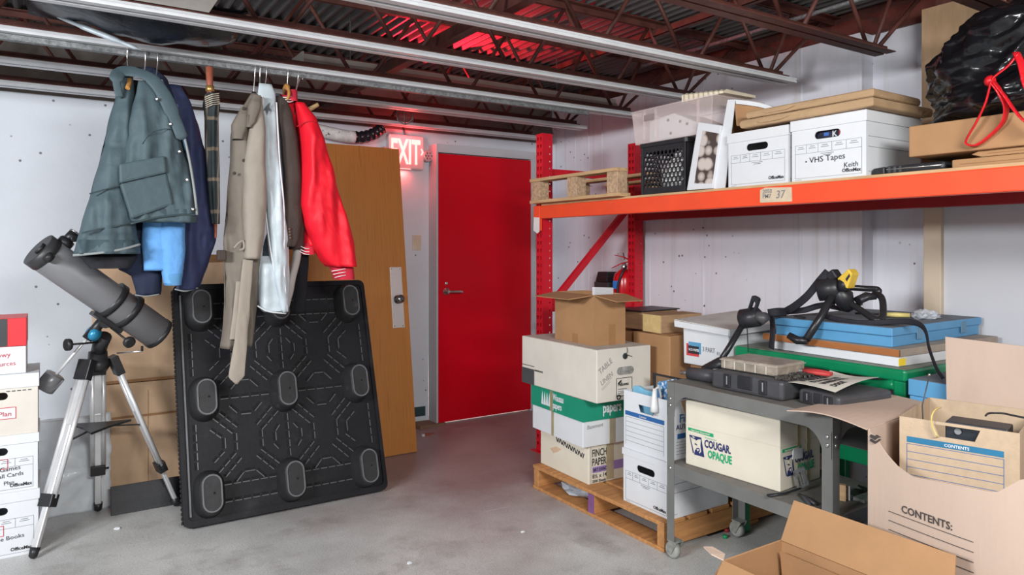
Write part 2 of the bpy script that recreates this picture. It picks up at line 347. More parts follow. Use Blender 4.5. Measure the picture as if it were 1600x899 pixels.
m = MB(); m.box(1.59, 1.595, 1.3, 4.95, 2.386, 2.44); m.box(1.595, 1.645, 1.3, 4.95, 2.386, 2.391)
tag(m.build('bridging_angle', RUST), 'rust-brown steel angle laid crosswise over the joists', 'brace')
m = MB(); m.box(3.0, 3.004, 1.4, 4.9, 2.645, 2.685); m.box(3.0, 3.035, 1.4, 4.9, 2.645, 2.649)
tag(m.build('bridging_angle', RUST), 'thin steel angle crossing the joists high up near the right wall', 'brace')
m = MB().tube([(3.46, 1.5, 2.66), (3.40, 3.6, 2.64)], .012, 8)
tag(m.build('conduit', GALV), 'grey conduit run under the roof deck near the right wall', 'pipe')
m = MB(); m.box(-1.5, 3.0, 3.678, 3.682, 2.274, 2.299); m.box(-1.5, 3.0, 3.682, 3.710, 2.274, 2.278); m.box(-1.5, 3.0, 3.706, 3.710, 2.278, 2.299)
tag(m.build('coat_rail', GALV, bevel=.001), 'speckled galvanised steel rail under the joist that the coats hang from', 'rail')
# ceiling tile, plastic sheet
TILE = M('speckled_ceiling_tile', (.62, .59, .54), .85, 0, .05, 20, .3, 200, dirt=((.2, .18, .16), 60, .66, .72))
tag(MB().box(-1.2, .53, 2.53, 3.03, 2.330, 2.347).build('ceiling_tile', TILE, bevel=.002), 'speckled white ceiling tile lying on two joists at the top left', 'tile')
POLY = M('black_plastic_film', (.012, .013, .018), .25, 0, .4, 10, .5, 18)
m = MB(); rs = []
for i in range(25):
    f = i/24; x = -.08+.78*f; r = []
    for side in (0, 1):
        for j in range(13):
            g = j/12 if not side else 1-j/12
            yy = 3.14+.50*g; sag = .13*math.sin(PI*g)*min(1, f*1.5+.1)*(1-.55*f**3)
            r.append((x, yy, 2.40-.02*g-sag+.02*noise.noise(V((x*7, yy*9, 3)))+(.004 if side else 0)))
    rs.append(r)
tag(m.rings(rs, True, True).build('plastic_sheet', POLY), 'black plastic sheet sagging between joists above the coats', 'plastic sheet')
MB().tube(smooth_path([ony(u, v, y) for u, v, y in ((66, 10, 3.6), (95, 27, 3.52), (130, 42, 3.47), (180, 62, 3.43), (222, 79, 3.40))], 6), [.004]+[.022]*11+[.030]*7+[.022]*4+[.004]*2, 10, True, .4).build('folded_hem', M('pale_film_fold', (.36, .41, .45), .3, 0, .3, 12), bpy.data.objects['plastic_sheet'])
# strip light housing above the joists
t = thing('strip_light', 'long unlit white strip light housing above the joists', 'lamp', (1.17, 4.0, 2.375))
LW = M('off_white_enamel', (.62, .58, .52), .5, 0, .08, 4)
MB().box(0, 2.30, -.06, .06, .045, .10).build('housing', LW, t, bevel=.006)
MB().prism([(0, -.10, .03), (0, .10, .03), (0, .06, .07), (0, -.06, .07)], (2.30, 0, 0)).build('reflector', LW, t)
for x in (.3, 1.8): MB().tube([(x, 0, .09), (x, 0, .36)], .004, 6).build('hanger_rod', GALV, t)
for s in (-1, 1): MB().tube([(.05, s*.055, .012), (2.25, s*.055, .012)], .013, 10).build('tube_lamp', M('unlit_tube', (.7, .68, .64), .3), t)
MB().box(-.012, 0, -.1, .1, .0, .10).build('end_cap', LW, t, bevel=.003)
# insulated hose by the back wall
t = thing('flexible_duct', 'black flexible hose with torn white wrap by the back wall', 'duct', (1.42, 5.04, 2.235))
hp = smooth_path([(0, 0, .02), (.12, 0, .01), (.26, .0, -.01), (.40, 0, -.025), (.52, .0, -.02), (.62, 0, .015), (.68, 0, .06)], 10)
MB().tube(hp, [.042+.004*math.sin(i*1.6) for i in range(len(hp))], 14).build('hose', POLY, t)
MB().tube(hp[8:36], [.046+.003*noise.noise(V((i*.7, 0, 0))) for i in range(28)], 14).build('torn_wrap', M('torn_white_wrap', (.66, .66, .66), .8, 0, .2, 20, dirt=((.05, .05, .05), 26, .60, .66)), t)
# caged lamp
t = thing('caged_lamp', 'small caged glass lamp glowing red by the exit sign, above the joists', 'lamp', (2.1, 4.62, 2.30))
MB().lathe((0, 0, .12), (0, 0, -1), [(0, .05), (.03, .05), (.035, .03)], 14).build('lamp_cap', GALV, t)
MB().lathe((0, 0, .09), (0, 0, -1), [(0, .03), (.03, .05), (.08, .055), (.11, .03), (.115, .003)], 16).build('glass_jar', M('red_tinted_jar_glass', (.30, .10, .10), .1, 0, .05, alpha=.4), t)  # red light on the jar is put into the glass colour
MB().tube([(0, .02, .12), (0, .02, .43)], .006, 6).build('stem', GALV, t)
for k in range(6):
    a = k*PI/3; MB().tube([(.03*math.cos(a), .03*math.sin(a), .09), (.065*math.cos(a), .065*math.sin(a), .05), (.06*math.cos(a), .06*math.sin(a), -.01), (0, 0, -.04)], .003, 5).build('cage_wire', GALV, t)
pl = bpy.data.lights.new('caged_lamp_bulb', 'SPOT'); pl.spot_size = rad(112); pl.spot_blend = .4; pl.energy = 95; pl.color = (1, .015, .035); pl.shadow_soft_size = .012
po = bpy.data.objects.new('caged_lamp_bulb', pl); po.location = (2.1, 4.60, 2.44); po.rotation_euler = (V((.18, -.62, .76))).to_track_quat('-Z', 'Y').to_euler(); COL.objects.link(po)
# conduit and junction box on the left
t = thing('junction_box', 'white electrical box high on the back wall at the left edge', 'electrical box', (-.72, YW-.06, 2.20))
MB().box(-.06, .06, 0, .055, -.08, .06).build('box_body', WHITEBAR, t, bevel=.004)
MB().box(.06, .10, .01, .05, -.05, .0).build('connector', WHITEBAR, t, bevel=.004)
m = MB().tube(smooth_path([(-.60, YW-.03, 2.18), (-.45, YW-.04, 2.185), (-.36, YW-.06, 2.25), (-.36, 4.95, 2.36), (-.34, 4.8, 2.6), (-.34, 4.8, 2.72)]), .013, 8)
tag(m.build('conduit', WHITEBAR), 'white conduit bending up from the wall box into the roof at the left', 'pipe')
# ---------------------------------------------------------------- exit sign, switch
t = thing('exit_sign', 'lit red exit sign with two lamp heads on the back wall', 'sign', (2.315, YW-.06, 2.0))
SIGNW = M('sign_white_plastic', (.72, .60, .62), .35, 0, .03)
MB().box(-.15, .15, 0, .055, .0, .265).build('sign_housing', SIGNW, t, bevel=.012)
f = Face(t, (-.145, 0, 0))
EXITRED = M('lit_exit_letters', (1.0, .10, .09), .4, 0, 0, emit=9)
f.text('EXIT', .008, .045, .265, EXITRED, bold=.025, xs=.46, name='lit_letters', e=.002, ext=.001)
f.poly([(.262, .115), (.272, .115), (.288, .14), (.272, .165), (.262, .165), (.274, .14)], EXITRED, 'lit_arrow', .003)
f.poly([(.085, -.001), (.175, -.001), (.175, .003), (.085, .003)], EXITRED, 'lamp_lens', .002)
pl = bpy.data.lights.new('exit_sign_glow', 'POINT'); pl.energy = 2.2; pl.color = (1, .04, .045); pl.shadow_soft_size = .03
po = bpy.data.objects.new('exit_sign_glow', pl); po.location = (2.30, YW-.15, 2.21); COL.objects.link(po)
pl = bpy.data.lights.new('exit_sign_downlight', 'AREA'); pl.energy = .5; pl.color = (1, .12, .1); pl.shape = 'RECTANGLE'; pl.size = .09; pl.size_y = .02
po = bpy.data.objects.new('exit_sign_downlight', pl); po.location = (2.29, YW-.035, 1.994); COL.objects.link(po)
HEADM = M('lamp_head_clear_plastic', (.55, .48, .50), .25, .2, .1, 30)
for s in (-1, 1):
    h = MB().lathe((s*.185, .05, .115), (0, -1, 0), [(0, .02), (.02, .045), (.05, .045), (.056, .036)], 18).build('lamp_head', HEADM, t)
    m = MB()
    for k in range(6):
        a = k*PI/3; m.lathe((s*.185+.024*math.cos(a), -.006, .115+.024*math.sin(a)), (0, -1, 0), [(0, .009), (.003, .007)], 8)
    m.lathe((s*.185, -.006, .115), (0, -1, 0), [(0, .01), (.003, .008)], 8); m.build('lamp_lens', M('grey_lens', (.2, .18, .19), .2), h)
    MB().bar((s*.14, .03, .11), (s*.185, .03, .115), .02, .025).build('head_arm', SIGNW, t)
MB().tube([(0.0, .03, .2), (0.0, .03, .27), (-.01, .04, .32)], .006, 8).build('supply_cable', GALV, t)
t = thing('light_switch', 'ivory light switch plate on the wall beside the red door', 'light switch', (2.425, YW-.008, 1.43))
IV = M('ivory_plastic', (.62, .55, .42), .4)
MB().box(-.038, .038, 0, .008, -.06, .06).build('switch_plate', IV, t, bevel=.004)
MB().box(-.006, .006, -.012, 0, -.014, .008).build('toggle', IV, t, bevel=.002)
# ---------------------------------------------------------------- pallet rack
RX, RY, BT = 2.80, 3.93, 1.676
rk = thing('pallet_rack', 'red steel pallet rack with an orange front beam along the right wall', 'rack', (RX, RY, 0))
def upright(x, y, depth, name, H=2.17):
    tear = lambda cx, cz: [(cx-.008, cz+.008), (cx-.005, cz+.014), (cx+.005, cz+.014), (cx+.008, cz+.008), (cx+.004, cz-.012), (cx-.004, cz-.012)]
    hs = []
    for k in range(42):
        for s in (-.017, .017): hs.append(tear(.038+s, .05+.0508*k))
    rd = [[(.058+.0055*math.cos(2*PI*i/8), .05+.0508*k+.0055*math.sin(2*PI*i/8)) for i in range(8)] for k in range(42)]
    out = [(0, 0), (.076, 0), (.076, H), (0, H)]; od = [(0, 0), (depth, 0), (depth, H), (0, H)]
    m = MB()
    m.plate((x, y+.076, 0), (0, -1, 0), (0, 0, 1), out, hs, .0025)
    m.plate((x+.0026, y, 0), (1, 0, 0), (0, 0, 1), od, rd, .0025)
    m.plate((x+.0026+depth, y+.076, 0), (-1, 0, 0), (0, 0, 1), [(0, 0), (depth, 0), (depth, H), (0, H)], [[(depth-a, b) for a, b in reversed(h)] for h in rd], .0025)
    o = m.build(name, RACKRED, rk, fix=False)
    MB().box(x-.03, x+.11, y-.03, y+.1, .0, .006).build('foot_plate', RACKRED, o); return o
for yy in (0, -3.66):
    upright(0, yy, .08, 'front_post'); upright(.84, yy, .08, 'rear_post')
    for z in (.2, .95, 1.888): MB().box(.083, .842, yy+.02, yy+.055, z, z+.046).build('brace', RACKRED, rk, bevel=.003)
    MB().bar((.10, yy+.037, 1.0), (.84, yy+.037, 1.72), .035, .045, (-1, 0, 1)).build('brace', RACKRED, rk, bevel=.003)
fb = MB().box(-.024, .022, -3.56, -.002, BT-.088, BT).build('front_beam', BEAMORANGE, rk, bevel=.006)
MB().box(-.028, -.0035, -.001, .07, BT-.17, BT).build('beam_connector', BEAMORANGE, fb, bevel=.003)
stk = MB().prism([(-.031, -.004, 1.595), (-.031, .06, 1.60), (-.031, .066, 1.51), (-.031, .02, 1.488), (-.031, -.004, 1.50)], (.0022, 0, 0)).build('white_tape', M('scuffed_white_tape', (.75, .73, .72), .6, 0, .06, 20, dirt=((.1, .08, .08), 45, .66, .70)), fb); stk['label'] = 'scuffed white tape patch'
MB().box(.828, .874, -3.56, -.002, BT-.085, BT).build('rear_beam', M('dark_red_beam_paint', (.33, .006, .014), .4), rk, bevel=.005)
MB().box(-.015, .90, -3.55, -.005, BT, BT+.012).build('shelf_board', WOODPALE, rk)
CARDTAG = M('tan_label_card', (.62, .50, .36), .7, 0, .08, 30)
cd = MB().prism([(-.0265, -1.952, 1.600), (-.0265, -1.782, 1.603), (-.0265, -1.782, 1.662), (-.0265, -1.81, 1.671), (-.0265, -1.95, 1.664)], (.002, 0, 0)).build('number_card', CARDTAG, fb)
f = Face(fb, (-.0266, 0, 0), (0, -1, 0)); f.text('37', 1.868, 1.618, .052, GREYINK, bold=.004, xs=.9, shear=.15)
f.text('2050\nPM7', 1.797, 1.645, .026, GREYINK, bold=.01)
# ---------------------------------------------------------------- boxes
R90 = -PI/2                                              # front turned towards -x (the aisle)
def grid_print(f, w, z0, zc0, zc1, cells, mat=GREYINK):
    a, b = -w/2+.018, w/2-.018
    seg = [(a, z0, b, z0), (a, zc0, b, zc0), (a, zc1, b, zc1), (a, z0, a, zc1), (b, z0, b, zc1)]
    for c in cells: x = a+(b-a)*c; seg.append((x, zc0, x, zc1))
    f.lines(seg, .0013, mat)
    r = []
    cs = [0]+list(cells)+[1]
    for i in range(len(cs)-1):
        m = a+(b-a)*(cs[i]+cs[i+1])/2; q = (b-a)*(cs[i+1]-cs[i])*.28
        r += [(m-q*.7, zc1-.010, m+q*.7, zc1-.0075), (m-q, zc1-.018, m+q, zc1-.0155)]
    r += [(-.03, zc0-.009, .03, zc0-.0065), (-.02, zc0-.016, .02, zc0-.0135), (a, z0-.008, a+.03, z0-.0065)]
    f.rects(r, mat, 'fine_print')
def bankers(label, loc, rotz, w=.345, d=.42, h=.27, lid=.045, mat=BOXWHITE, lidmat=None, style='grid', brand=True, hole='oval', hz=None, group='white storage boxes', cat='box'):
    t = thing('storage_box', label, cat, loc, rotz, group)
    T = .004; hz = hz or (h-lid-.032); H = h-.003 if lid else h
    hl = stadium(0, hz, .122, .034) if hole == 'oval' else [(-.06, hz+.016), (-.046, hz-.02), (.046, hz-.02), (.06, hz+.016)]
    m = MB().plate((0, 0, 0), (1, 0, 0), (0, 0, 1), [(-w/2, 0), (w/2, 0), (w/2, H), (-w/2, H)], [hl] if hole else [], T)
    m.box(-w/2, -w/2+T, T, d-T, 0, H); m.box(w/2-T, w/2, T, d-T, 0, H); m.box(-w/2, w/2, d-T, d, 0, H); m.box(-w/2+T, w/2-T, T, d-T, 0, T)
    m.build('body', mat, t, fix=False)
    if lid:
        o = .005; m = MB().box(-w/2-o, w/2+o, -o, d+o, h-.003, h+.001); z = h-lid
        m.box(-w/2-o, w/2+o, -o, -o+.003, z, h-.003); m.box(-w/2-o, w/2+o, d+o-.003, d+o, z, h-.003)
        m.box(-w/2-o, -w/2-o+.003, -o+.003, d+o-.003, z, h-.003); m.box(w/2+o-.003, w/2+o, -o+.003, d+o-.003, z, h-.003)
        m.build('lid', lidmat or mat, t)
    f = Face(t, (0, 0, 0)); sd = Face(t, (w/2, 0, 0), (0, 1, 0))
    if style == 'grid':
        k = h/.27
        grid_print(f, w, .0135*k, .121*k, .159*k, (.18, .36, .57, .78))
        sd.lines([(.015, .165*k, d-.05, .165*k), (.015, .122*k, d-.05, .122*k), (.015, .02*k, .05, .02*k)], .0016, GREYINK)
        if brand: f.text('OfficeMax', w/2-.022, .024*k, .021, INK, 'RIGHT', .025, .95)
    return t, f, sd
t, f, sd = bankers('white storage box on the orange shelf without handwriting, left of the tapes box', (2.80, 2.185, 1.688), R90, .338, h=.262)
t, f, sd = bankers('white storage box on the orange shelf marked as holding tapes', (2.80, 1.823, 1.688), R90, .347, h=.272)
f.text('VHS Tapes', -.085, .077, .036, INK, xs=1.05, rot=.03); f.rects([(-.105, .082, -.098, .088)], INK, 'pen_dot'); f.text('Keith', .075, .043, .03, INK, rot=.03, shear=.1)
MB().box(-.14, .14, .03, .09, .12, .222).build('tape_stack', M('dark_tape_sleeves', (.03, .03, .05), .4, 0, .6, 20), t)
g = Face(t, (0, .03, 0)); g.rects([(-.035, .193, -.012, .207)], M('blue_sleeve', (.05, .15, .5)), 'sleeve'); g.text('K', .004, .186, .034, BOXWHITE, bold=.03); g.rects([(.035, .19, .05, .212)], REDINK, 'sleeve')
# parcels on top of the two white boxes
def parcel(label, x0, x1, y0, y1, z, h, rot, seed):
    t = thing('wrapped_parcel', label, 'parcel', ((x0+x1)/2, (y0+y1)/2, z), rot, 'brown paper parcels')
    w, d = (x1-x0)/2, (y1-y0)/2; m = MB(); rs = []; N = 56
    def ring(k, zz, bulge):
        r = []
        for i in range(N):
            a = 2*PI*i/N; ca, sa = math.cos(a), math.sin(a); q = max(abs(ca), abs(sa))
            px, py = ca/q*w*k, sa/q*d*k; nn = noise.noise(V((px*9+seed, py*9, zz*30)))*.006
            r.append((px+bulge*ca+nn, py+bulge*sa+nn, zz+.35*nn))
        return r
    m.rings([ring(.99, 0, 0), ring(1, .004, .002), ring(1, h*.5, .006), ring(1, h-.006, .002), ring(.985, h, -.002), ring(.5, h+.002, 0)], True, True, False)
    m.build('wrapping', PAPERBROWN, t, bevel=0)
    m = MB(); m.prism([(-w-.009, d*.15, h*.55), (-w-.009, d*.7, h*.5), (-w-.012, d*.62, h*.2), (-w-.011, d*.3, h*.25)], (.004, 0, 0)); m.build('folded_flap', PAPERBROWN, t)
    return t
parcel('lower brown paper parcel lying flat on the two white shelf boxes', 2.765, 3.22, 1.60, 2.25, 1.963, .038, 0, 1)
parcel('upper thinner brown paper parcel on top of another parcel', 2.775, 3.14, 1.61, 2.22, 2.005, .034, rad(1), 7)
# right end of the shelf
t = thing('flat_carton', 'lower of two flat brown cartons at the right end of the shelf', 'carton', (2.80, .72, 1.688)); MB().box(0, .5, -.05, .60, 0, .031).build('body', CARD, t, bevel=.004); MB().box(-.003, 0, -.05, .57, .012, .0135).build('flap_edge', CARDDARK, t)
t = thing('flat_carton', 'upper of two flat brown cartons under the large carton on the shelf', 'carton', (2.80, .72, 1.72)); MB().prism([(0, -.05, 0), (0, .50, 0), (0, .535, .012), (0, .51, .022), (0, -.05, .022)], (.48, 0, 0)).build('body', CARD, t, bevel=.003); MB().box(-.003, 0, -.05, .48, .010, .0115).build('flap_edge', CARDDARK, t)
t = thing('carton', 'large shallow brown carton under the black bag on the shelf', 'carton', (2.775, .80, 1.743)); MB().box(0, .55, -.05, .665, 0, .118).build('body', CARD, t, bevel=.005); MB().box(.27, .275, -.05, .664, .1182, .119).build('flap_seam', CARDDARK, t)
t = thing('zip_case', 'small black zipped case lying on the orange shelf beside the tapes box', 'case', (2.83, 1.49, 1.688))
MB().box(0, .2, -.13, .10, 0, .036).build('case_body', BLACKPL, t, bevel=.012, seg=3); MB().prism([(0.0, .1, .002), (0.0, .16, .006), (0.0, .15, .03), (0.0, .1, .034)], (.15, 0, 0)).build('end_flap', BLACKPL, t, bevel=.006)
MB().tube([(-.002, -.12, .02), (-.002, .09, .02)], .003, 6).build('zip', CHROME, t)
for k in range(3): MB().box(-.004, 0, .03+.022*k, .04+.022*k, .006, .03).build('strap_loop', DARKPL, t)
# black bag
t = thing('garbage_bag', 'bulging black plastic bag with red drawstring on the shelf carton', 'bag', (3.04, 1.08, 1.862))
BAGM = M('shiny_black_bag', (.0055, .0055, .007), .2, 0, .3, 10, .3, 16, .5)
bm = bmesh.new(); bmesh.ops.create_icosphere(bm, subdivisions=6, radius=1)
knot = V((-.72, -.42, .42)).normalized()
for v in bm.verts:
    d = v.co.normalized(); 
    q = d-knot*d.dot(knot); ang = math.atan2(q.dot(V((0, 0, 1))), q.dot(knot.cross(V((0, 0, 1))))); dist = (d-knot).length
    pleat = math.sin(ang*17+4*noise.noise(d*2.2))*math.exp(-dist*1.1)*.055
    r = 1+.16*noise.noise(d*1.6+V((3, 1, 0)))+.07*noise.noise(d*4.5)+pleat+.03*(1-abs(noise.noise(d*7)))*(1-abs(noise.noise(d*13)))
    r += .045*(abs(noise.noise(d*5+V((0, 2, 1))))**.7-.3)+.022*(abs(noise.noise(d*11+V((5, 2, 1))))-.2)
    r -= .22*math.exp(-(dist/.22)**2)
    kk = 1/max(.62, math.sqrt(max(0, 1-d.z*d.z))) if d.z < 0 else 1.
    p = V((d.x*.29*r*kk, d.y*.40*r*kk, d.z*.235*r))
    top = max(0, -p.y)
    p.z = max(p.z+.22+.16*top*max(0, d.z+.3), .0+.004*noise.noise(d*6)); p.x += .06*max(0, p.z-.2); v.co = p
me = bpy.data.meshes.new('bag_body'); bm.to_mesh(me); bm.free(); me.materials.append(BAGM); me.polygons.foreach_set('use_smooth', [True]*len(me.polygons))
o = bpy.data.objects.new('bag_body', me); COL.objects.link(o); o.parent = t
REDTIE = M('red_plastic_tie', (.62, .012, .02), .25, 0, .1, 30, .4, 60)
def px(u, v, x): p = onx(u, v, x); return p-V(t.location)
for pts, w in (([(1590, 84, 2.72), (1575, 103, 2.705), (1556, 118, 2.70), (1549, 127, 2.70), (1540, 160, 2.71), (1526, 190, 2.725), (1510, 218, 2.745), (1512, 226, 2.75), (1526, 227, 2.75), (1544, 215, 2.75), (1562, 198, 2.745), (1570, 185, 2.735), (1572, 165, 2.72), (1562, 143, 2.705), (1550, 127, 2.70)], .015),
    ([(1552, 128, 2.70), (1570, 150, 2.70), (1585, 172, 2.70), (1602, 190, 2.70), (1625, 200, 2.70)], .015), ([(1588, 82, 2.72), (1596, 100, 2.70), (1603, 130, 2.69), (1612, 150, 2.69)], .013)):
    MB().tube(smooth_path([px(*q) for q in pts], 5), w, 8, True, .28).build('drawstring', REDTIE, t)
MB().lathe(px(1549, 127, 2.715), (-1, 0, 0), [(0, .016), (.012, .02), (.024, .012), (.028, .003)], 10).build('knot', REDTIE, t)
# milk crate and its contents
t = thing('milk_crate', 'black plastic crate with honeycomb sides on the orange shelf', 'crate', (2.845, 2.845, 1.689), R90+rad(2))
hs = []
for r in range(8):
    for c in range(10):
        cx = -.136+.0286*c+(.0143 if r % 2 else 0); cz = .052+.0258*r
        if abs(cx) < .143: hs.append([(cx+.0118*math.cos(PI/6+2*PI*i/6), cz+.0128*math.sin(PI/6+2*PI*i/6)) for i in range(6)])
w, d, h = .33, .31, .295; m = MB(); out = [(-w/2, 0), (w/2, 0), (w/2, h-.02), (-w/2, h-.02)]
m.plate((0, 0, 0), (1, 0, 0), (0, 0, 1), out, hs, .004); m.plate((0, d, 0), (-1, 0, 0), (0, 0, 1), out, hs, .004)
o2 = [(-d/2, 0), (d/2, 0), (d/2, h-.02), (-d/2, h-.02)]; hq = [q for q in hs if max(abs(a) for a, b in q) < d/2-.012]
m.plate((w/2, d/2, 0), (0, 1, 0), (0, 0, 1), o2, hq[:0], .004); m.plate((-w/2, d/2, 0), (0, -1, 0), (0, 0, 1), o2, hq, .004); m.box(-w/2, w/2, 0, d, 0, .004)
m.build('body', BLACKPL, t, fix=False)
m = MB(); m.plate((0, d/2, h), (1, 0, 0), (0, 1, 0), rrect(-w/2-.012, -d/2-.012, w/2+.012, d/2+.012, .02), [rrect(-w/2+.004, -d/2+.004, w/2-.004, d/2-.004, .015)], .022)
m.build('rim', BLACKPL, t, fix=False)
for x in (-1, 1): MB().box(x*.158-.006, x*.158+.006, -.006, 0, .0, .275).build('corner_rib', BLACKPL, t, bevel=.002)
t2 = thing('crumpled_sheet', 'crumpled white sheet inside the black honeycomb crate', 'paper', (2.985, 2.82, 1.695))
bm = bmesh.new(); bmesh.ops.create_icosphere(bm, subdivisions=4, radius=1)
for v in bm.verts:
    p = v.co; k = 1+.25*noise.noise(p*3)+.1*noise.noise(p*8); v.co = V((p.x*.10*k, p.y*.13*k, max(0, .11+p.z*.13*k-.05*p.y)))
me = bpy.data.meshes.new('sheet'); bm.to_mesh(me); bm.free(); me.materials.append(M('white_paper', (.85, .84, .82), .8, 0, .04, 20)); o = bpy.data.objects.new('sheet', me); COL.objects.link(o); o.parent = t2
# clear bin on the crate
CLEAR = M('hazy_clear_plastic', (.90, .76, .74), .2, 0, .03, 6, alpha=.24)
t = thing('clear_bin', 'hazy clear plastic bin standing on the black crate', 'bin', (2.83, 2.78, 1.986), R90)
w, d, h, T = .60, .40, .19, .003
def tap(z): k = .94+.06*z/h; return w/2*k, d*(1-k)/2, d-d*(1-k)/2
m = MB(); (a0, b0, c0), (a1, b1, c1) = tap(0), tap(h)
for P in (((-a0, b0), (a0, b0), (-a1, b1), (a1, b1)), ((a0, c0), (-a0, c0), (a1, c1), (-a1, c1)), ((-a0, c0), (-a0, b0), (-a1, c1), (-a1, b1)), ((a0, b0), (a0, c0), (a1, b1), (a1, c1))):
    p, q, r, s_ = [V((x, y, 0)) for x, y in P]; r.z = s_.z = h; nn = (q-p).cross(r-p).normalized()*T; m.prism([p, q, s_, r], -nn)
m.box(-a0, a0, b0, c0, 0, T); m.build('body', CLEAR, t)
m = MB(); m.plate((0, d/2, h), (1, 0, 0), (0, 1, 0), rrect(-w/2-.014, -d/2-.014, w/2+.014, d/2+.014, .03), [rrect(-w/2+.002, -d/2+.002, w/2-.002, d/2-.002, .02)], .008); m.build('rim', CLEAR, t, fix=False)
for x in (-.20, -.11, .2): MB().box(x-.004, x+.004, -.003, .010, .02, .18).build('wall_rib', CLEAR, t)
MB().box(-.195, -.115, -.004, .006, .125, .158).build('handle_slot', M('smoky_label', (.30, .24, .24), .4), t)
t = thing('white_device', 'white boxy device with round feet inside the clear bin', 'device', (2.86, 2.80, 1.992), R90)
MB().prism([(-.17, 0, 0), (.22, 0, 0), (.22, 0, .05), (.02, 0, .14), (-.17, 0, .12)], (0, .25, 0)).build('casing', BOXWHITE, t, bevel=.008)
for a, b in ((-.02, .105), (.07, .085), (.12, .065), (.0, .03)): MB().lathe((a, -.001, b), (0, -1, 0), [(0, .009), (.004, .007)], 10).build('foot', DARKPL, t)
t = thing('pleated_cloth', 'folded cream pleated cloth on the right end of the clear bin', 'cloth', (2.86, 2.62, 2.178), R90)
m = MB(); rs = []
for i in range(41):
    x = -.10+.29*i/40; b = .004*math.sin(i*1.35); rs.append([(x, b, 0), (x, .24-b, 0), (x, .24-b, .045-.03*i/40+b*.5), (x, .03, .05-.03*i/40+b), (x, b, .04-.03*i/40)])
m.rings(rs, True, True, False).build('folded_cloth', M('cream_cloth', (.66, .58, .44), .9, 0, .1, 10), t)
# framed print and open tray leaning on the white box
def quadx(ps, x, th): return [onx(u, v, x) for u, v in ps], (th, 0, 0)
t = thing('framed_print', 'small white framed picture of stacked pebbles leaning on the shelf', 'picture', onx(1072, 298, 2.81))
t.location.z = 1.6885; L0 = V(t.location)
def fr(u, v): p = onx(u, v, 2.81)-L0; return V((0, p.y, p.z))
c4 = [fr(1073, 297.5), fr(1113, 294.5), fr(1126, 196), fr(1091, 191)]
MB().prism(c4, (.018, 0, 0)).build('frame', BOXWHITE, t, bevel=.002)
PEB = bpy.data.materials.new('pebble_print'); PEB.use_nodes = True; n = PEB.node_tree.nodes; L = PEB.node_tree.links
tc = n.new('ShaderNodeTexCoord'); vo = n.new('ShaderNodeTexVoronoi'); vo.inputs['Scale'].default_value = 17; L.new(tc.outputs['Object'], vo.inputs['Vector']); vo.inputs['Randomness'].default_value = .55
rp = n.new('ShaderNodeValToRGB'); rp.color_ramp.elements[0].position = .40; rp.color_ramp.elements[0].color = (.60, .53, .49, 1); rp.color_ramp.elements[1].position = .62; rp.color_ramp.elements[1].color = (.07, .05, .045, 1); e_ = rp.color_ramp.elements.new(.54); e_.color = (.36, .30, .27, 1); L.new(vo.outputs['Distance'], rp.inputs[0]); L.new(rp.outputs[0], n['Principled BSDF'].inputs['Base Color'])
MB().prism([fr(1085, 287), fr(1113, 287), fr(1124, 209), fr(1098, 204)], (-.0015, 0, 0)).build('print', PEB, t)
t = thing('open_tray', 'white outside brown inside shallow tray standing on edge beside the pebble picture', 'tray', onx(1111, 296, 2.825)); t.location.z = 1.6885; L0 = V(t.location)
def fr(u, v): p = onx(u, v, 2.825)-L0; return V((0, p.y, p.z))
a, b, c, dd = fr(1112, 295.5), fr(1133, 293.5), fr(1148.5, 155.5), fr(1137, 156)
MB().prism([a, b, c, dd], (.004, 0, 0)).build('front_wall', BOXWHITE, t)
B = V((.004, 0, 0)); D = V((.30, 0, 0)); up = V((0, 0, .003))
m = MB(); e = (b-a).normalized()*.004; m.prism([a+B, a+e+B, dd+e+B, dd+B], D-B*2); m.prism([a+D-B, b+D-B, c+D-B, dd+D-B], B); m.build('base_and_back', BOXWHITE, t)
e2 = V((0, -.045, -.008))
MB().prism([dd+B, c+B, c+B-up, dd+B-up], D-B*2).build('top_wall', BOXWHITE, t)
MB().prism([a+e+B*1.2+V((0, 0, .004)), a+e*1.6+B*1.2+V((0, 0, .004)), dd+e*1.6+B*1.2-up, dd+e+B*1.2-up], D-B*2.4).build('inner_lining', CARDDARK, t)
cv = [c+V((.002, 0, 0)), c+V((.05, -.03, -.006)), c+V((.10, -.075, -.02)), c+V((.15, -.12, -.045))]
rs = [[p, p+V((0, -.004, -.022)), p+V((.003, -.004, -.022)), p+V((.003, 0, 0))] for p in smooth_path(cv, 5)]
MB().rings(rs, True, True, False).build('bent_rim', BOXWHITE, t)
rs = [[p+V((.004, .01, -.002)), p+V((.004, -.004, -.13)), p+V((.007, -.004, -.13)), p+V((.007, .01, -.002))] for p in smooth_path(cv, 5)]
MB().rings(rs, True, True, False).build('inner_wall', CARD, t)
# small block pallet at the far end of the shelf
t = thing('block_pallet', 'small pale wooden block pallet on the far end of the rack shelf', 'pallet', (2.72, 3.54, 1.689))
for x in (0, .34, .66): MB().box(x, x+.10, -.46, .43, 0, .02).build('bottom_board', WOODPALE, t, bevel=.002)
for x in (.005, .36, .66):
    for y in (-.45, -.07, .325): MB().box(x+.004, x+.08, y, y+.095, .0205, .145).build('block', CHIP, t, bevel=.002)
for x in (0, .34, .66): MB().box(x, x+.09, -.45, .43, .1455, .166).build('stringer_board', WOODPALE, t, bevel=.002)
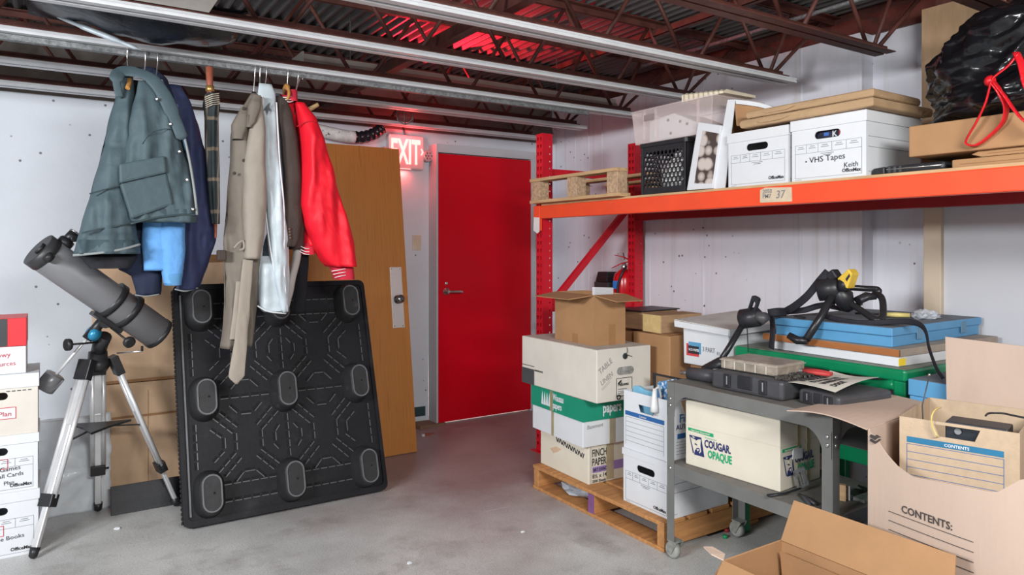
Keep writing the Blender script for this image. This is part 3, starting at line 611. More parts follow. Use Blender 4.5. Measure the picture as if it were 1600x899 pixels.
# fire extinguisher and a black holder by it
t = thing('fire_extinguisher', 'red fire extinguisher on the right wall behind the rack post', 'fire extinguisher', (3.66, 4.07, .80))
ER = M('extinguisher_red', (.55, .008, .015), .22, 0, .05)
MB().lathe((0, 0, 0), (0, 0, 1), [(0, .05), (.006, .082), (.36, .082), (.395, .07), (.425, .03), (.43, .022)], 28).build('cylinder', ER, t)
MB().lathe((0, 0, .428), (0, 0, 1), [(0, .02), (.02, .022), (.03, .017), (.045, .017)], 16).build('valve', CHROME, t)
MB().tube([(.03, -.02, .485), (-.02, .01, .47), (-.08, .05, .435)], [.008, .011, .006], 8, True, .5).build('carry_handle', ER, t)
MB().tube([(.04, -.03, .49), (0, 0, .52), (-.06, .045, .535)], [.006, .011, .004], 8, True, .5).build('lever', ER, t)
MB().tube([(.0, -.005, .50), (.02, .03, .55)], .004, 6).build('safety_pin', BLACKPL, t)
MB().tube(smooth_path([(0, -.02, .45), (-.03, -.05, .44), (-.07, -.055, .40), (-.088, -.03, .30), (-.088, -.02, .12)]), .009, 8).build('hose', BLACKPL, t)
MB().box(-.086, -.0825, -.03, .03, .28, .34).build('tag', M('blue_tag', (.03, .2, .62), .5), t); MB().box(.05, .099, -.02, .02, .1, .3).build('wall_bracket', BLACKPL, t)
t = thing('document_holder', 'black plastic holder on the right wall left of the extinguisher', 'holder', (3.66, 4.34, 1.02))
MB().box(0, .098, -.09, .09, 0, .10).build('pocket', DARKPL, t, bevel=.01); MB().prism([(-.01, -.08, .10), (-.01, .06, .10), (.0, .04, .18), (.0, -.08, .18)], (.11, 0, 0)).build('raised_lid', BLACKPL, t, bevel=.005)
# ---------------------------------------------------------------- wooden skid and what is stacked on it
sk = thing('wooden_skid', 'orange-brown wooden skid on the floor under the stacked boxes', 'pallet', (2.345, 2.34, 0))
PURW = M('purple_painted_wood', (.22, .09, .24), .6, 0, .15, 20)
for i, x in enumerate((0, .55, .98)):
    MB().box(x, x+.115, 0, 1.05, 0, .018).build('bottom_board', WOODPALLET, sk, bevel=.003)
for x in (0, .165, .32, .475, .63, .785, .94, 1.06):
    MB().box(x, x+(.125 if x else .14), 0, 1.05, .116, .135).build('top_board', WOODPALLET, sk, bevel=.003)
for y in (.003, .50, 1.0): 
    st = MB().box(.004, 1.17, y, y+.045, .0185, .1155).build('stringer', WOODPALLET, sk, bevel=.003)
    if y == .5: pe = MB().box(.001, .004, y, y+.045, .0185, .1155).build('painted_end', PURW, st); pe['label'] = 'purple painted end'
PLW = M('clear_film_scrap', (.62, .66, .72), .2, 0, .1, 20, .5, 30, alpha=.75)
def crumple(name, label, cat, loc, sx, sy, sz, mat, seed, sub=3):
    bm = bmesh.new(); bmesh.ops.create_icosphere(bm, subdivisions=sub, radius=1)
    for v in bm.verts:
        p = v.co; k = 1+.45*noise.noise(p*2.3+V((seed, 0, 0)))+.2*noise.noise(p*6+V((seed, 2, 0))); v.co = V((p.x*sx*k, p.y*sy*k, max(0, (p.z+.55)*sz*k)))
    me = bpy.data.meshes.new(name); bm.to_mesh(me); bm.free(); me.materials.append(mat)
    o = bpy.data.objects.new(name, me); COL.objects.link(o); o.location = loc; return tag(o, label, cat)
crumple('plastic_wrap', 'crumpled clear plastic wrap stuffed between the boards of the skid', 'plastic wrap', (2.50, 3.12, .019), .10, .13, .045, PLW, 3)
ZP = .136
# paper carton at the bottom
t = thing('paper_carton', 'cream paper carton lowest on the skid, with torn tape on its end', 'carton', (2.385, 2.93, ZP), rad(-1.5))
w, d, h = .30, .455, .205
MB().box(0, w, 0, d, 0, h).build('body', BOXCREAM, t, bevel=.004)
f = Face(t, (0, 0, 0)); g = Face(t, (0, d, 0), (0, -1, 0))
f.text('FINCH\nPAPER', .022, .145, .056, INK, bold=.012, xs=.62); f.rects([(.025, .058, .135, .090), (.15, .058, .29, .105)], PURPLE, 'colour_band'); f.text('BRT.EXAC', .03, .066, .024, INK, bold=.02, xs=.85, e=.002)
f.text('8½ x 14', .024, .030, .032, INK, bold=.01, xs=.9); f.text('2000 Sheets', .024, .007, .021, INK, bold=.015, xs=.9); f.rects([(.014, .0, .016, h)], GREYINK, 'print_rule')
f.rects([(.12, .01, .17, .2)], TAPE, 'tape', .002)
rs = []
m = MB()
for k in range(18):
    a = .155+.0145*k; q = .026; z = .165-.002*k
    ps = [(a, z), (a+.008, z), (a+.019, z+q), (a+.011, z+q)] if k % 3 else [(a+.011, z), (a+.019, z), (a+.008, z+q), (a, z+q)]
    m.prism([g.at(x, y, 0) for x, y in ps], g.n*.001)
m.build('hatched_print', INK, t, kind='stuff')
crumple('torn', 'x', 'x', (0, 0, 0), 1, 1, 1, TAPE, 1) if False else None
g.poly([(.10, .11), (.16, .135), (.21, .13), (.17, .105), (.13, .09)], M('torn_kraft', (.60, .42, .28), .8), 'torn_patch')
# green banded paper carton
t = thing('paper_carton', 'white paper carton with a green lid band, second on the skid', 'carton', (2.335, 2.915, ZP+.2065), rad(-3))
w, d, h = .31, .50, .255
MB().box(0, w, 0, d, 0, h-.004).build('body', BOXWHITE, t, bevel=.003)
lidz = h-.118
m = MB().box(-.006, w+.006, -.006, d+.006, h-.004, h); m.box(-.006, w+.006, -.006, -.0035, lidz, h-.004); m.box(-.006, -.0035, -.0035, d+.006, lidz, h-.004); m.box(w+.0035, w+.006, -.0035, d+.006, lidz, h-.004); m.box(-.0035, w+.0035, d+.0035, d+.006, lidz, h-.004)
lid = m.build('lid', GREENBAND, t); lid['label'] = 'green lid'
MB().box(-.0055, w+.0055, -.0055, d+.0055, h, h+.001).build('lid_top', CARD, t)
f = Face(t, (0, -.006, 0)); g = Face(t, (-.006, d, 0), (0, -1, 0))
f.text('papers', .125, h-.083, .078, BOXWHITE, bold=.022, xs=.60, name='printed_text'); g.text('Wausau\npapers', .225, h-.052, .052, BOXWHITE, bold=.022, xs=.62)
m = MB()
for k in range(4):
    a = .105+.024*k; m.prism([g.at(x, y, 0) for x, y in ((a, h-.095), (a+.022, h-.095), (a+.0165, h-.05), (a+.011, h-.022), (a+.0055, h-.05))], g.n*.001)
m.build('tree_emblem', BOXWHITE, t)
f2 = Face(t, (0, 0, 0)); f2.text('Basement', .025, .095, .03, PENCIL, xs=.9, rot=.05, shear=.2)
TP = M('yellowed_tape', (.55, .45, .27), .3, 0, .15, 14, alpha=.5)
f2.rects([(.175, .0, .215, .137)], TP, 'tape', .0015); g2 = Face(t, (0, d, 0), (0, -1, 0)); g2.rects([(.20, 0, .225, .137)], TP, 'tape', .0015); g.rects([(.195, .138, .222, .25)], TP, 'tape', .0015)
# long file carton
ZL = ZP+.2065+.257
t = thing('file_carton', 'long off-white file carton with a string button, third on the skid', 'carton', (2.325, 2.79, ZL), rad(-1))
w, d, h = .368, .70, .272
MB().box(0, w, 0, d, 0, h).build('body', BOXOFF, t, bevel=.004)
MB().box(.006, w-.006, .006, d-.006, h, h+.001).build('lid_flap', M('grey_worn_board', (.50, .46, .42), .8, 0, .12, 7), t)
f = Face(t, (0, 0, 0)); g = Face(t, (0, d, 0), (0, -1, 0))
f.text('TABLE', .02, .145, .04, PENCIL, rot=.62, xs=.9, shear=.15); f.text('LINEN', .03, .088, .036, PENCIL, rot=.55, xs=.9, shear=.15); f.lines([(.03, .07, .10, .125), (.035, .065, .09, .105)], .0016, PENCIL, 'pencil_line')
f.poly(stadium(.19, .152, .115, .042), M('shiny_film_in_hole', (.30, .29, .28), .25, 0, .5, 30, .5, 40), 'hand_hole')
f.lines([(.130, .022, .235, .022), (.130, .115, .235, .115), (.130, .022, .130, .115), (.235, .022, .235, .115)], .003, INK); f.text('Fellowes', .138, .075, .026, INK, bold=.02, xs=.8); f.rects([(.14, .045, .225, .049), (.14, .036, .215, .040), (.14, .056, .20, .061)], GREYINK, 'fine_print'); f.poly([(.138, .09), (.16, .107), (.165, .10), (.148, .084)], INK, 'emblem')
f.text('O', .128, -.025+.03, .038, INK, bold=.03)
MB().lathe((.187, -.0005, .228), (0, -1, 0), [(0, .016), (.003, .016), (.004, .010)], 16).build('string_button', INK, t)
MB().tube(smooth_path([(.20, -.002, .271), (.20, -.004, .25), (.190, -.006, .235), (.205, -.007, .232), (.232, -.004, .222)]), .0017, 6).build('string', INK, t)
g.rects([(0, .0, .13, .09), (0, .105, .13, .109)], M('charcoal_print', (.07, .07, .075), .6), 'colour_band'); g.text('BANKERS BOX', .135, .083, .014, INK, bold=.02, xs=.9)
# open brown carton
def flap(parent, a, b, dirv, length, mat, taper=.012, t=.004, name='flap', label=None):
    a, b, dv = V(a), V(b), V(dirv).normalized(); e = (b-a).normalized(); nn = e.cross(dv).normalized()*t
    p = [a, b, b+dv*length-e*taper, a+dv*length+e*taper]
    o = MB().prism(p, nn).build(name, mat, parent)
    if label: o['label'] = label
    return o
def carton_open(t, w, d, h, mat, inner=None, th=.004):
    m = MB()
    m.plate((0, 0, h), (1, 0, 0), (0, 1, 0), [(0, 0), (w, 0), (w, d), (0, d)], [[(th, th), (w-th, th), (w-th, d-th), (th, d-th)]], h)
    m.box(th, w-th, th, d-th, 0, th); m.build('body', mat, t, fix=False)
ZB = ZL+.2735
t = thing('open_carton', 'small open brown carton on top of the skid stack, flaps spread', 'carton', (2.40, 2.905, ZB), rad(-2))
w, d, h = .215, .36, .27
carton_open(t, w, d, h, CARD)
flap(t, (0, d, h), (0, 0, h), (-1, 0, -.12), .15, CARD, .02); flap(t, (0, 0, h), (w, 0, h), (0.12, -1, -.18), .15, CARD, .02); flap(t, (w, 0, h), (w, d, h), (.9, 0, -.35), .13, CARD, .01); flap(t, (w, d, h), (0, d, h), (0, .8, -.15), .10, CARD, .02)
Face(t, (0, 0, 0)).rects([(.10, .0, .145, .11)], CARDDARK, 'tape', .001); Face(t, (0, d, 0), (0, -1, 0)).rects([(.17, 0, .22, .05)], CARDDARK, 'tape', .001)
t = thing('folded_card', 'folded white card sticking out of the small open brown carton', 'card', (2.46, 2.99, ZB+.006)); m = MB(); m.prism([(0, -.02, .0), (.15, .0, .0), (.15, .0, .292), (0, -.02, .30)], (.0, .02, 0)); m.build('sheet', BOXWHITE, t)
# white boxes at the near end of the skid
t, f, sd = bankers('white storage box standing on the near end of the skid under another box', (2.392, 2.507, ZP), R90, .315, .40, .262, .03, hz=.185, brand=True)
t, f, sd = bankers('open white storage box with blue bars and lines, behind the cart leg', (2.398, 2.507, ZP+.2635), R90, .322, .36, .285, 0, style='none', hole='flap', hz=.215)
f.rects([(-.150, .165, .118, .186)], BLUEINK, 'colour_band'); f.text('Contents', -.05, .1705, .013, BOXWHITE, bold=.01, e=.0022)
f.lines([(-.146, .157-.0, -.146, .02), (.114, .157, .114, .02)]+[(-.146, .157-.0235*k, .114, .157-.0235*k) for k in range(6)], .0014, GREYINK)
sd.text('File', .05, .18, .055, BLUEINK, bold=.005); sd.text('AUTOMATIC', .03, .148, .034, NAVY, bold=.004); sd.rects([(.04, .105, .25, .128)], BLUEINK, 'colour_band'); sd.lines([(.03, .09-.014*k, .26, .09-.014*k) for k in range(5)]+[(.09, .03, .09, .09)], .0014, GREYINK)
sd.poly([(.09, .215), (.125, .28), (.06, .28)], M('peeled_kraft', (.55, .36, .22), .8), 'torn_patch')
# contents of the open box
ZO = ZP+.2635
t = thing('wooden_picture_frame', 'dark framed wooden panel sticking up out of the open white box', 'frame', (2.60, 2.56, ZO+.006)); MB().box(0, .02, -.10, .10, 0, .335).build('panel', M('brown_veneer', (.26, .16, .09), .5), t); m = MB(); m.box(-.004, 0, -.11, -.09, 0, .345); m.box(-.004, 0, .09, .11, 0, .345); m.box(-.004, 0, -.09, .09, .335, .345); m.build('edge_strip', BLACKPL, t)
t = thing('blue_pouch', 'light blue plastic pouch in the open white box', 'pouch', (2.44, 2.58, ZO+.006)); MB().prism([(0, -.07, 0), (0, .075, 0), (0, .07, .296), (0, .03, .302), (0, -.02, .288), (0, -.07, .292)], (.02, 0, 0)).build('pouch', M('light_blue_film', (.20, .46, .64), .25, 0, .25, 12, .3, 20), t, bevel=.004)
t = thing('patterned_packet', 'blue and white patterned paper packet leaning out of the open white box', 'packet', (2.45, 2.42, ZO+.006)); m = MB().prism([(0, -.05, .0), (0, .05, .0), (0, .075, .27), (0, .07, .34), (0, -.03, .37), (0, -.045, .30)], (.035, 0, 0)); m.build('packet', M('blue_white_pattern', (.06, .22, .46), .4, 0, .3, 20, dirt=((.7, .74, .78), 55, .50, .56)), t, bevel=.006)
t = thing('black_pouch', 'black fabric pouch in the open white box by the cart leg', 'pouch', (2.52, 2.40, ZO+.006)); MB().box(0, .12, -.04, .05, 0, .302).build('pouch', M('black_cloth', (.02, .02, .028), .9, 0, .2, 30), t, bevel=.02, seg=3)
t = thing('power_plug', 'white power plug hanging over the rim of the open white box', 'plug', (2.386, 2.438, ZO+.20)); WP = M('white_plug_plastic', (.8, .8, .8), .35)
MB().tube([(0, 0, .13), (-.004, 0, .09), (-.004, 0, .05), (-.004, 0, .022)], [.010, .013, .017, .021], 12).build('plug_body', WP, t); MB().tube(smooth_path([(0, 0, .12), (.002, .0, .125), (.025, .0, .13), (.04, 0, .08)]), .006, 8).build('cord', WP, t)
for q in (-.01, 0, .01): MB().box(-.005, -.003, q-.002, q+.002, .004, .023).build('prong', CHROME, t)
# second row: cartons under the shelf
t = thing('plain_carton', 'plain brown carton under the two wood blocks behind the skid stack', 'carton', (2.76, 2.71, ZP), 0); MB().box(0, .32, 0, .285, 0, .785).build('body', CARD, t, bevel=.006); flap(t, (0, .02, .786), (0.3, .02, .789), (0, 1, .03), .2, CARDDARK)
t = thing('plain_carton', 'taller brown carton behind, left of the other plain carton', 'carton', (2.78, 3.01, ZP), 0); MB().box(0, .32, 0, .30, 0, .775).build('body', CARDDARK, t, bevel=.006)
t = thing('wood_block', 'pale end-cut wood block on the plain carton, the nearer of two', 'wood block', (2.76, 2.775, ZP+.792), rad(-3)); MB().box(0, .30, 0, .15, 0, .098).build('block', M('aged_timber', (.40, .25, .14), .75, 0, .2, 6, .2, 40, stretch=(1, 8, 8)), t, bevel=.004); MB().box(-.001, 0, .002, .148, .002, .096).build('end_grain', M('yellow_end_grain', (.60, .43, .19), .8, 0, .1, 30), t)
t = thing('wood_block', 'darker wood block on the brown cartons, farther of two', 'wood block', (2.80, 2.96, ZP+.792), rad(4)); MB().box(0, .30, 0, .20, 0, .102).build('block', M('darker_timber', (.36, .21, .115), .75, 0, .2, 6, .2, 40, stretch=(8, 1, 8)), t, bevel=.004); MB().box(-.012, .31, -.01, .21, .1022, .108).build('black_board', BLACKPL, t)
# white lidded carton with three-part forms
t = thing('plain_carton', 'brown carton hidden under the white forms carton behind the cart', 'carton', (2.86, 2.36, ZP), 0); MB().box(0, .38, 0, .30, 0, .645).build('body', CARD, t, bevel=.006)
t = thing('forms_carton', 'white carton with a big bent lid behind the cart, red and blue label', 'carton', (2.80, 2.36, .785), rad(1)); w, d, h = .44, .285, .205
MB().prism([(0, 0, 0), (0, d, .0), (0, d+.005, h), (0, -.005, h)], (w, 0, 0)).build('body', BOXWHITE, t, bevel=.006)
m = MB(); N = 12; rs = []
def lidz_(a, b): return h+.012-.012*a+.018*math.sin(PI*b)*a+.02*a-.012*(1-a)
for i in range(N+1):
    a = i/N; rs.append([(-.025+(w+.05)*a, -.03+(d+.07)*b/N, lidz_(a, b/N)+.02*(b/N)) for b in range(N+1)]+[(-.025+(w+.05)*a, -.03+(d+.07)*b/N, lidz_(a, b/N)+.02*(b/N)+.004) for b in range(N, -1, -1)])
m.rings(rs, True, True, False).build('lid', M('dusty_white_lid', (.66, .65, .63), .6, 0, .06, 4, dirt=((.45, .42, .40), 3, .5, .75)), t)
m = MB(); m.prism([(-.028, -.03, h+.0), (-.028, d+.04, h+.018), (-.028, d+.038, h-.014), (-.028, -.028, h-.028)], (.003, 0, 0)); m.prism([(-.025, -.033, h+.0), (w+.02, -.033, h+.02), (w+.02, -.033, h-.012), (-.025, -.033, h-.03)], (0, .003, 0)); m.build('lid_lip', BOXWHITE, t)
g = Face(t, (0, d, 0), (0, -1, 0)); g.rects([(.02, .045, .105, .108)], M('print_red', (.6, .05, .06), .5), 'printed_label'); g.rects([(.035, .06, .118, .118)], M('print_blue', (.10, .30, .50), .5), 'printed_label', .0016); g.rects([(.032, .058, .105, .098)], INK, 'printed_label', .0022); g.text('NCR PAPER', .037, .072, .018, BOXWHITE, bold=.02, xs=.75, e=.003)
g.text('3 PART', .128, .078, .034, GREYINK, bold=.012, xs=.75); g.text('8½ x 11', .22, .07, .024, GREYINK, xs=.8); g.text('White', .215, .02, .02, GREYINK, xs=.8)
f = Face(t, (0, 0, 0)); f.lines([(.12, .02, .12, .2), (.155, .02, .155, .2)], .003, GREYINK, 'stain_line')
# ---------------------------------------------------------------- grey steel cart
CARTG = M('grey_cart_enamel', (.16, .162, .155), .5, 0, .1, 8, .06, 90, dirt=((.17, .15, .13), 9, .60, .78))
CARTTOP = M('worn_cart_top', (.165, .155, .143), .6, 0, .14, 9, .08, 70, dirt=((.16, .11, .08), 7, .56, .74))
CX0, CX1, CY0, CY1 = 2.32, 2.80, 1.49, 2.295
ct = thing('utility_cart', 'two-tier grey steel utility cart with casters in front of the skid', 'cart', (CX0, CY0, 0)); W_, D_ = CX1-CX0, CY1-CY0
for nm, z, a in (('top_shelf', .795, .056), ('lower_shelf', .432, .055)):
    tp = MB().box(.003, W_-.003, .003, D_-.003, z-.003, z).build(nm, CARTTOP, ct)
    m = MB(); m.box(.003, .006, .003, D_-.003, z-a, z-.003); m.box(W_-.006, W_-.003, .003, D_-.003, z-a, z-.003); m.box(.006, W_-.006, .003, .006, z-a, z-.003); m.box(.006, W_-.006, D_-.006, D_-.003, z-a, z-.003); m.build('shelf_apron', CARTG, tp)
for sx in (0, 1):
    for sy in (0, 1):
        x, y = sx*W_, sy*D_; dx, dy = (1-2*sx), (1-2*sy)
        m = MB()
        a, b = sorted((y, y+dy*.042)); q, r = sorted((x, x+dx*.0025)); m.box(q, r, a, b, .085, .793)
        a, b = sorted((y, y+dy*.0025)); q, r = sorted((x+dx*.0025, x+dx*.042)); m.box(q, r, a, b, .085, .793)
        lg = m.build('leg', CARTG, ct)
        for ax in (0, 1):                               # curved gussets under the top
            arc = [(0, 0), (.13, 0)]+[(.13-.088*math.sin(PI/2*k/8), -.088*(1-math.cos(PI/2*k/8))) for k in range(1, 9)]+[(.042, -.10), (0, -.10)]
            if ax == 0: P = [(x+dx*.0026, y+dy*p, .742+q_) for p, q_ in arc]; vec = (dx*.002, 0, 0)
            else: P = [(x+dx*p, y+dy*.0026, .742+q_) for p, q_ in arc]; vec = (0, dy*.002, 0)
            MB().prism(P, vec).build('gusset', CARTG, ct)
        for z in (.72, .69, .41): MB().lathe((x, y+dy*.02, z), (-dx, 0, 0), [(0, .008), (.003, .008), (.005, .004)], 10).build('bolt', CHROME, lg); MB().lathe((x+dx*.02, y, z), (0, -dy, 0), [(0, .008), (.003, .008), (.005, .004)], 10).build('bolt', CHROME, lg)
        cs = MB().box(min(x, x+dx*.05), max(x, x+dx*.05), min(y, y+dy*.05), max(y, y+dy*.05), .079, .085); c0 = V((x+dx*.025, y+dy*.025, 0))
        for s in (-1, 1): cs.prism([c0+V((s*.020, -.028, .079)), c0+V((s*.020, .02, .079)), c0+V((s*.020, .028, .03)), c0+V((s*.020, .005, .022))], (s*.003, 0, 0))
        ca = cs.build('caster', M('grimy_caster_metal', (.32, .33, .30), .5, .4, .3, 40), ct); MB().lathe(c0+V((-.0165, .012, .037)), (1, 0, 0), [(0, .026), (.004, .036), (.029, .036), (.033, .026)], 18).build('wheel', M('caster_rubber', (.34, .34, .32), .6), ca)
# cream paper carton on the lower shelf
t = thing('paper_carton', 'cream paper carton with a cat head emblem on the lower cart shelf', 'carton', (2.40, 1.765, .433), rad(4)); w, d, h = .295, .465, .285
MB().box(0, w, 0, d, 0, h).build('body', BOXCREAM, t, bevel=.004); MB().box(-.001, w+.001, -.001, d+.001, h*.62, h*.625).build('lid_edge', M('dark_cream_lid_edge', (.62, .57, .48), .8), t)  # slightly darker cream line round the lid edge
def catlogo(f, a, b, k):
    def P(*q): return [(a+x*k, b+y*k) for x, y in q]
    f.polys([P((0, .80), (.40, .80), (.62, .8), (.78, .0), (.24, .0), (.30, .22), (.50, .30), (.42, .55), (.30, .66), (.08, .70)), P((-.02, .8), (.02, .78), (.24, .06), (.18, .04))], NAVY, 'printed_emblem')
    f.polys([P((.32, .60), (.48, .70), (.60, .72), (.58, .45), (.62, .2), (.52, .1), (.48, .34)), P((.20, .70), (.14, .78), (.30, .74))], BOXCREAM, 'printed_emblem', .0016)
    f.polys([P((.28, .50), (.42, .46), (.40, .42), (.30, .44)), P((.36, .30), (.52, .34), (.56, .22), (.50, .12), (.40, .2))], NAVY, 'printed_emblem', .0022)
    f.polys([P((.40, .26), (.50, .29), (.50, .22), (.44, .18))], BOXCREAM, 'printed_emblem', .0028)
f = Face(t, (0, d, 0), (0, -1, 0)); g = Face(t, (0, 0, 0))
for q, a, k in ((f, .02, .092), (g, .02, .10)):
    q.poly([(a-.005, .152), (a+.13, .148), (a+.13, .163), (a-.005, .165)], GREENINK, 'colour_band'); q.text('New Laser Guaranteed', a+.012, .1535, .0105, BOXCREAM, bold=.02, e=.0022)
    catlogo(q, a+.003, .052, .102)
    q.text('COUGAR.', a+.083, .098, .046, NAVY, bold=.035, xs=.66); q.text('OPAQUE', a+.101, .056, .046, GREENINK, bold=.035, xs=.66); q.text('Weyerhaeuser', a+.085, .136, .011, M('pale_green_print', (.35, .6, .45), .6), xs=.95)
g.rects([(.12, .0, .145, h), (.19, 0, .215, h)], TP, 'tape', .0015); g.poly([(.085, .115), (.155, .108), (.157, .15), (.09, .155)], BOXWHITE, 'sticker', .003)
# tools and bits on the cart
t = thing('bent_bracket', 'small white bent metal bracket on the lower cart shelf', 'bracket', (2.53, 1.60, .433), rad(20)); m = MB(); m.box(0, .003, -.04, .02, 0, .055); m.box(0.003, .06, -.04, .02, 0, .003); m.build('bracket', WHITEBAR, t); MB().box(-.02, -.0, -.03, .01, 0, .06).build('wood_piece', WOODPALE, t)
t = thing('spatula', 'slotted metal spatula lying on the lower cart shelf before the cream carton', 'spatula', (2.40, 1.72, .433), rad(-20)); MB().plate((0.05, .02, .012), (.9, .1, .25), (-.1, .3, .9), rrect(0, 0, .06, .075, .006), [[(.012+.016*k, .012), (.020+.016*k, .012), (.020+.016*k, .06), (.012+.016*k, .06)] for k in range(3)], .002).build('blade', GALV, t, fix=False); MB().tube([(.06, .02, .018), (-.02, 0, .012), (-.10, -.01, .012)], [.005, .007, .010], 8, True, .6).build('handle', BLACKPL, t)
t = thing('pliers', 'dark pliers lying at the near corner of the lower cart shelf', 'pliers', (2.40, 1.655, .434), rad(60)); MB().tube([(-.06, .012, .008), (0, 0, .009), (.05, .003, .008)], [.006, .009, .003], 8).build('handle', DARKPL, t); MB().tube([(-.06, -.012, .008), (0, 0, .009), (.05, -.003, .008)], [.006, .009, .003], 8).build('handle', DARKPL, t)
t = thing('utility_knife', 'black tool lying behind the right leg on the lower cart shelf', 'knife', (2.68, 1.57, .434), rad(55)); MB().tube([(-.08, 0, .01), (0, 0, .011), (.06, .01, .009)], [.008, .012, .006], 8, True, .6).build('handle', BLACKPL, t); MB().bar((-.0, -.03, .006), (.01, .05, .012), .008, .004).build('blade', DARKPL, t)
t = thing('glass_tray', 'thin clear plastic tray on the lower cart shelf at the right', 'tray', (2.62, 1.52, .434)); MB().box(-.06, .08, -.005, .04, 0, .012).build('tray', M('clear_tray', (.6, .62, .6), .2, alpha=.4), t)
ZC = .796
def toolcase(name, label, x, y, w, d, h, rot, opened=False):
    t = thing(name, label, 'tool case', (x, y, ZC), rot); MB().box(0, w, 0, d, 0, h).build('case_body', DARKPL, t, bevel=.014, seg=3)
    for k in (.25, .75): MB().box(-.006, .001, d*k-.018, d*k+.018, h*.18, h*.9).build('latch', BLACKPL, t, bevel=.003); MB().box(-.008, -.006, d*k-.004, d*k+.001, h*.35, h*.8).build('latch_pin', CHROME, t)
    MB().box(-.004, .002, d*.40, d*.60, h*.25, h*.95).build('handle_recess', BLACKPL, t, bevel=.003); return t
toolcase('tool_case', 'charcoal plastic tool case at the middle of the cart top under the clear organizer', 2.375, 1.735, .27, .35, .078, rad(1))
t = toolcase('tool_case', 'black tool case at the right end of the cart top under the paper sign', 2.40, 1.515, .30, .185, .055, rad(-6))
t = thing('parts_organizer', 'dusty clear plastic parts organizer lying on the charcoal tool case', 'organizer', (2.43, 1.80, ZC+.081), rad(4))
MB().box(0, .2, 0, .27, 0, .046).build('case_body', M('dusty_clear_plastic', (.46, .39, .32), .3, 0, .3, 22, .2, 40, alpha=.62), t, bevel=.006); MB().box(-.003, .203, -.003, .273, .036, .040).build('lid_edge', M('dusty_lid', (.40, .34, .29), .4, 0, .2, 20), t)
m = MB()
for k in range(1, 6): m.box(-.0015, .0, .05*k-.002, .05*k+.002, .003, .036)
m.build('divider', M('divider_plastic', (.6, .55, .48), .4), t)
RB = random.Random(5)
m = MB()
for k in range(110):
    a, b = RB.uniform(2.40, 2.60), RB.uniform(1.745, 1.80); r = RB.uniform(.003, .007); m.bar((a, b, ZC+.079+r), (a+RB.uniform(-.02, .02), b+RB.uniform(-.02, .02), ZC+.079+r), r, r*1.5)
o = tag(m.build('loose_hardware', M('loose_steel_bits', (.10, .09, .08), .45, .5, .6, 60)), 'scattered small steel hardware on the charcoal tool case', 'hardware'); o['kind'] = 'stuff'
t = thing('red_pliers', 'red-handled pliers lying on the cart behind the paper sign', 'pliers', (2.60, 1.80, ZC+.079), rad(-75)); RH = M('red_rubber_grip', (.50, .05, .05), .5)
for s in (-1, 1): MB().tube([(0, s*.004, .012), (.05, s*.018, .012), (.11, s*.012, .010)], [.008, .010, .008], 8).build('handle', RH, t); MB().tube([(0, s*.004, .012), (-.05, s*.002, .010)], [.009, .003], 8).build('jaw', GALV, t)
t = thing('paper_sign', 'creased white paper sign about a locked door lying on the cart', 'sign', (2.43, 1.55, ZC+.060), rad(4))
SW, SH = .33, .20
def sz(x, y): return .004+.010*math.sin(9*x+14*y)+.05*max(0, y-.10)+.018*x/SW
m = MB(); rs = []
for i in range(17):
    a = SW*i/16; rs.append([V((a, SH*b/10, sz(a, SH*b/10))) for b in range(11)]+[V((a, SH*b/10, sz(a, SH*b/10)-.001)) for b in range(10, -1, -1)])
m.rings(rs, True, True, False).build('paper', M('cream_paper', (.70, .67, .60), .8, 0, .05, 8), t)
f = Face(t, (0, 0, 0), (1, 0, 0), (0, 1, 0))
for k, s in enumerate(('IF THIS DOOR', 'IS LOCKED USE', 'WAREHOUSE', 'DOOR')):
    o = f.text(s, .045, .150-.042*k, .034, INK, bold=.025, xs=.85)
    for v_ in o.data.vertices: v_.co.z += sz(v_.co.x, v_.co.y)+.001
t = thing('caulk_gun', 'grey power tool with a tubular nose lying at the far left of the cart top', 'tool', (2.42, 2.16, ZC)); MB().tube([(.0, .10, .03), (.02, .02, .03), (.03, -.04, .032)], [.028, .030, .030], 12).build('tool_body', DARKPL, t); MB().tube([(.06, .06, .035), (.10, .0, .075), (.11, -.03, .085)], [.03, .034, .03], 10).build('grip', BLACKPL, t); MB().tube([(.02, .10, .03), (.01, .155, .025)], .010, 8).build('nose', CHROME, t)
crumple('paper_wad', 'crumpled greyish paper beside the power tool on the cart top', 'paper', (2.52, 2.19, ZC), .05, .05, .045, M('grey_paper', (.55, .52, .48), .8), 8)
# ---------------------------------------------------------------- green table, panels and blue case
GT = M('glossy_green_paint', (.006, .21, .085), .22, 0, .1, 8, dirt=((.10, .22, .15), 18, .66, .72))
TX, TY = 2.825, 1.50
t = thing('green_table', 'glossy green painted metal table against the right wall under the shelf', 'table', (TX, TY, 0)); W_, D_ = .91, .84
MB().box(-.0, W_, 0, D_, .86, .910).build('tabletop', GT, t, bevel=.012, seg=3); MB().box(.004, W_-.004, .004, D_-.004, .9095, .9112).build('worn_surface', M('worn_green_grey', (.20, .22, .19), .6, 0, .2, 8), t)
ar = [(0, .0)]+[(.05+.74*k/12, -.02-.022*math.sin(PI*k/12)*0-.0) for k in range(13)]+[(.84, 0)]
MB().tube(smooth_path([(.012, .05, .845), (.012, .15, .828), (.012, .30, .822), (.012, .55, .826), (.012, .80, .845)]), .022, 10).build('rolled_apron', GT, t)
for x in (.005, W_-.055):
    for y in (.005, D_-.055): MB().box(x, x+.05, y, y+.05, 0, .862).build('leg', GT, t, bevel=.006)
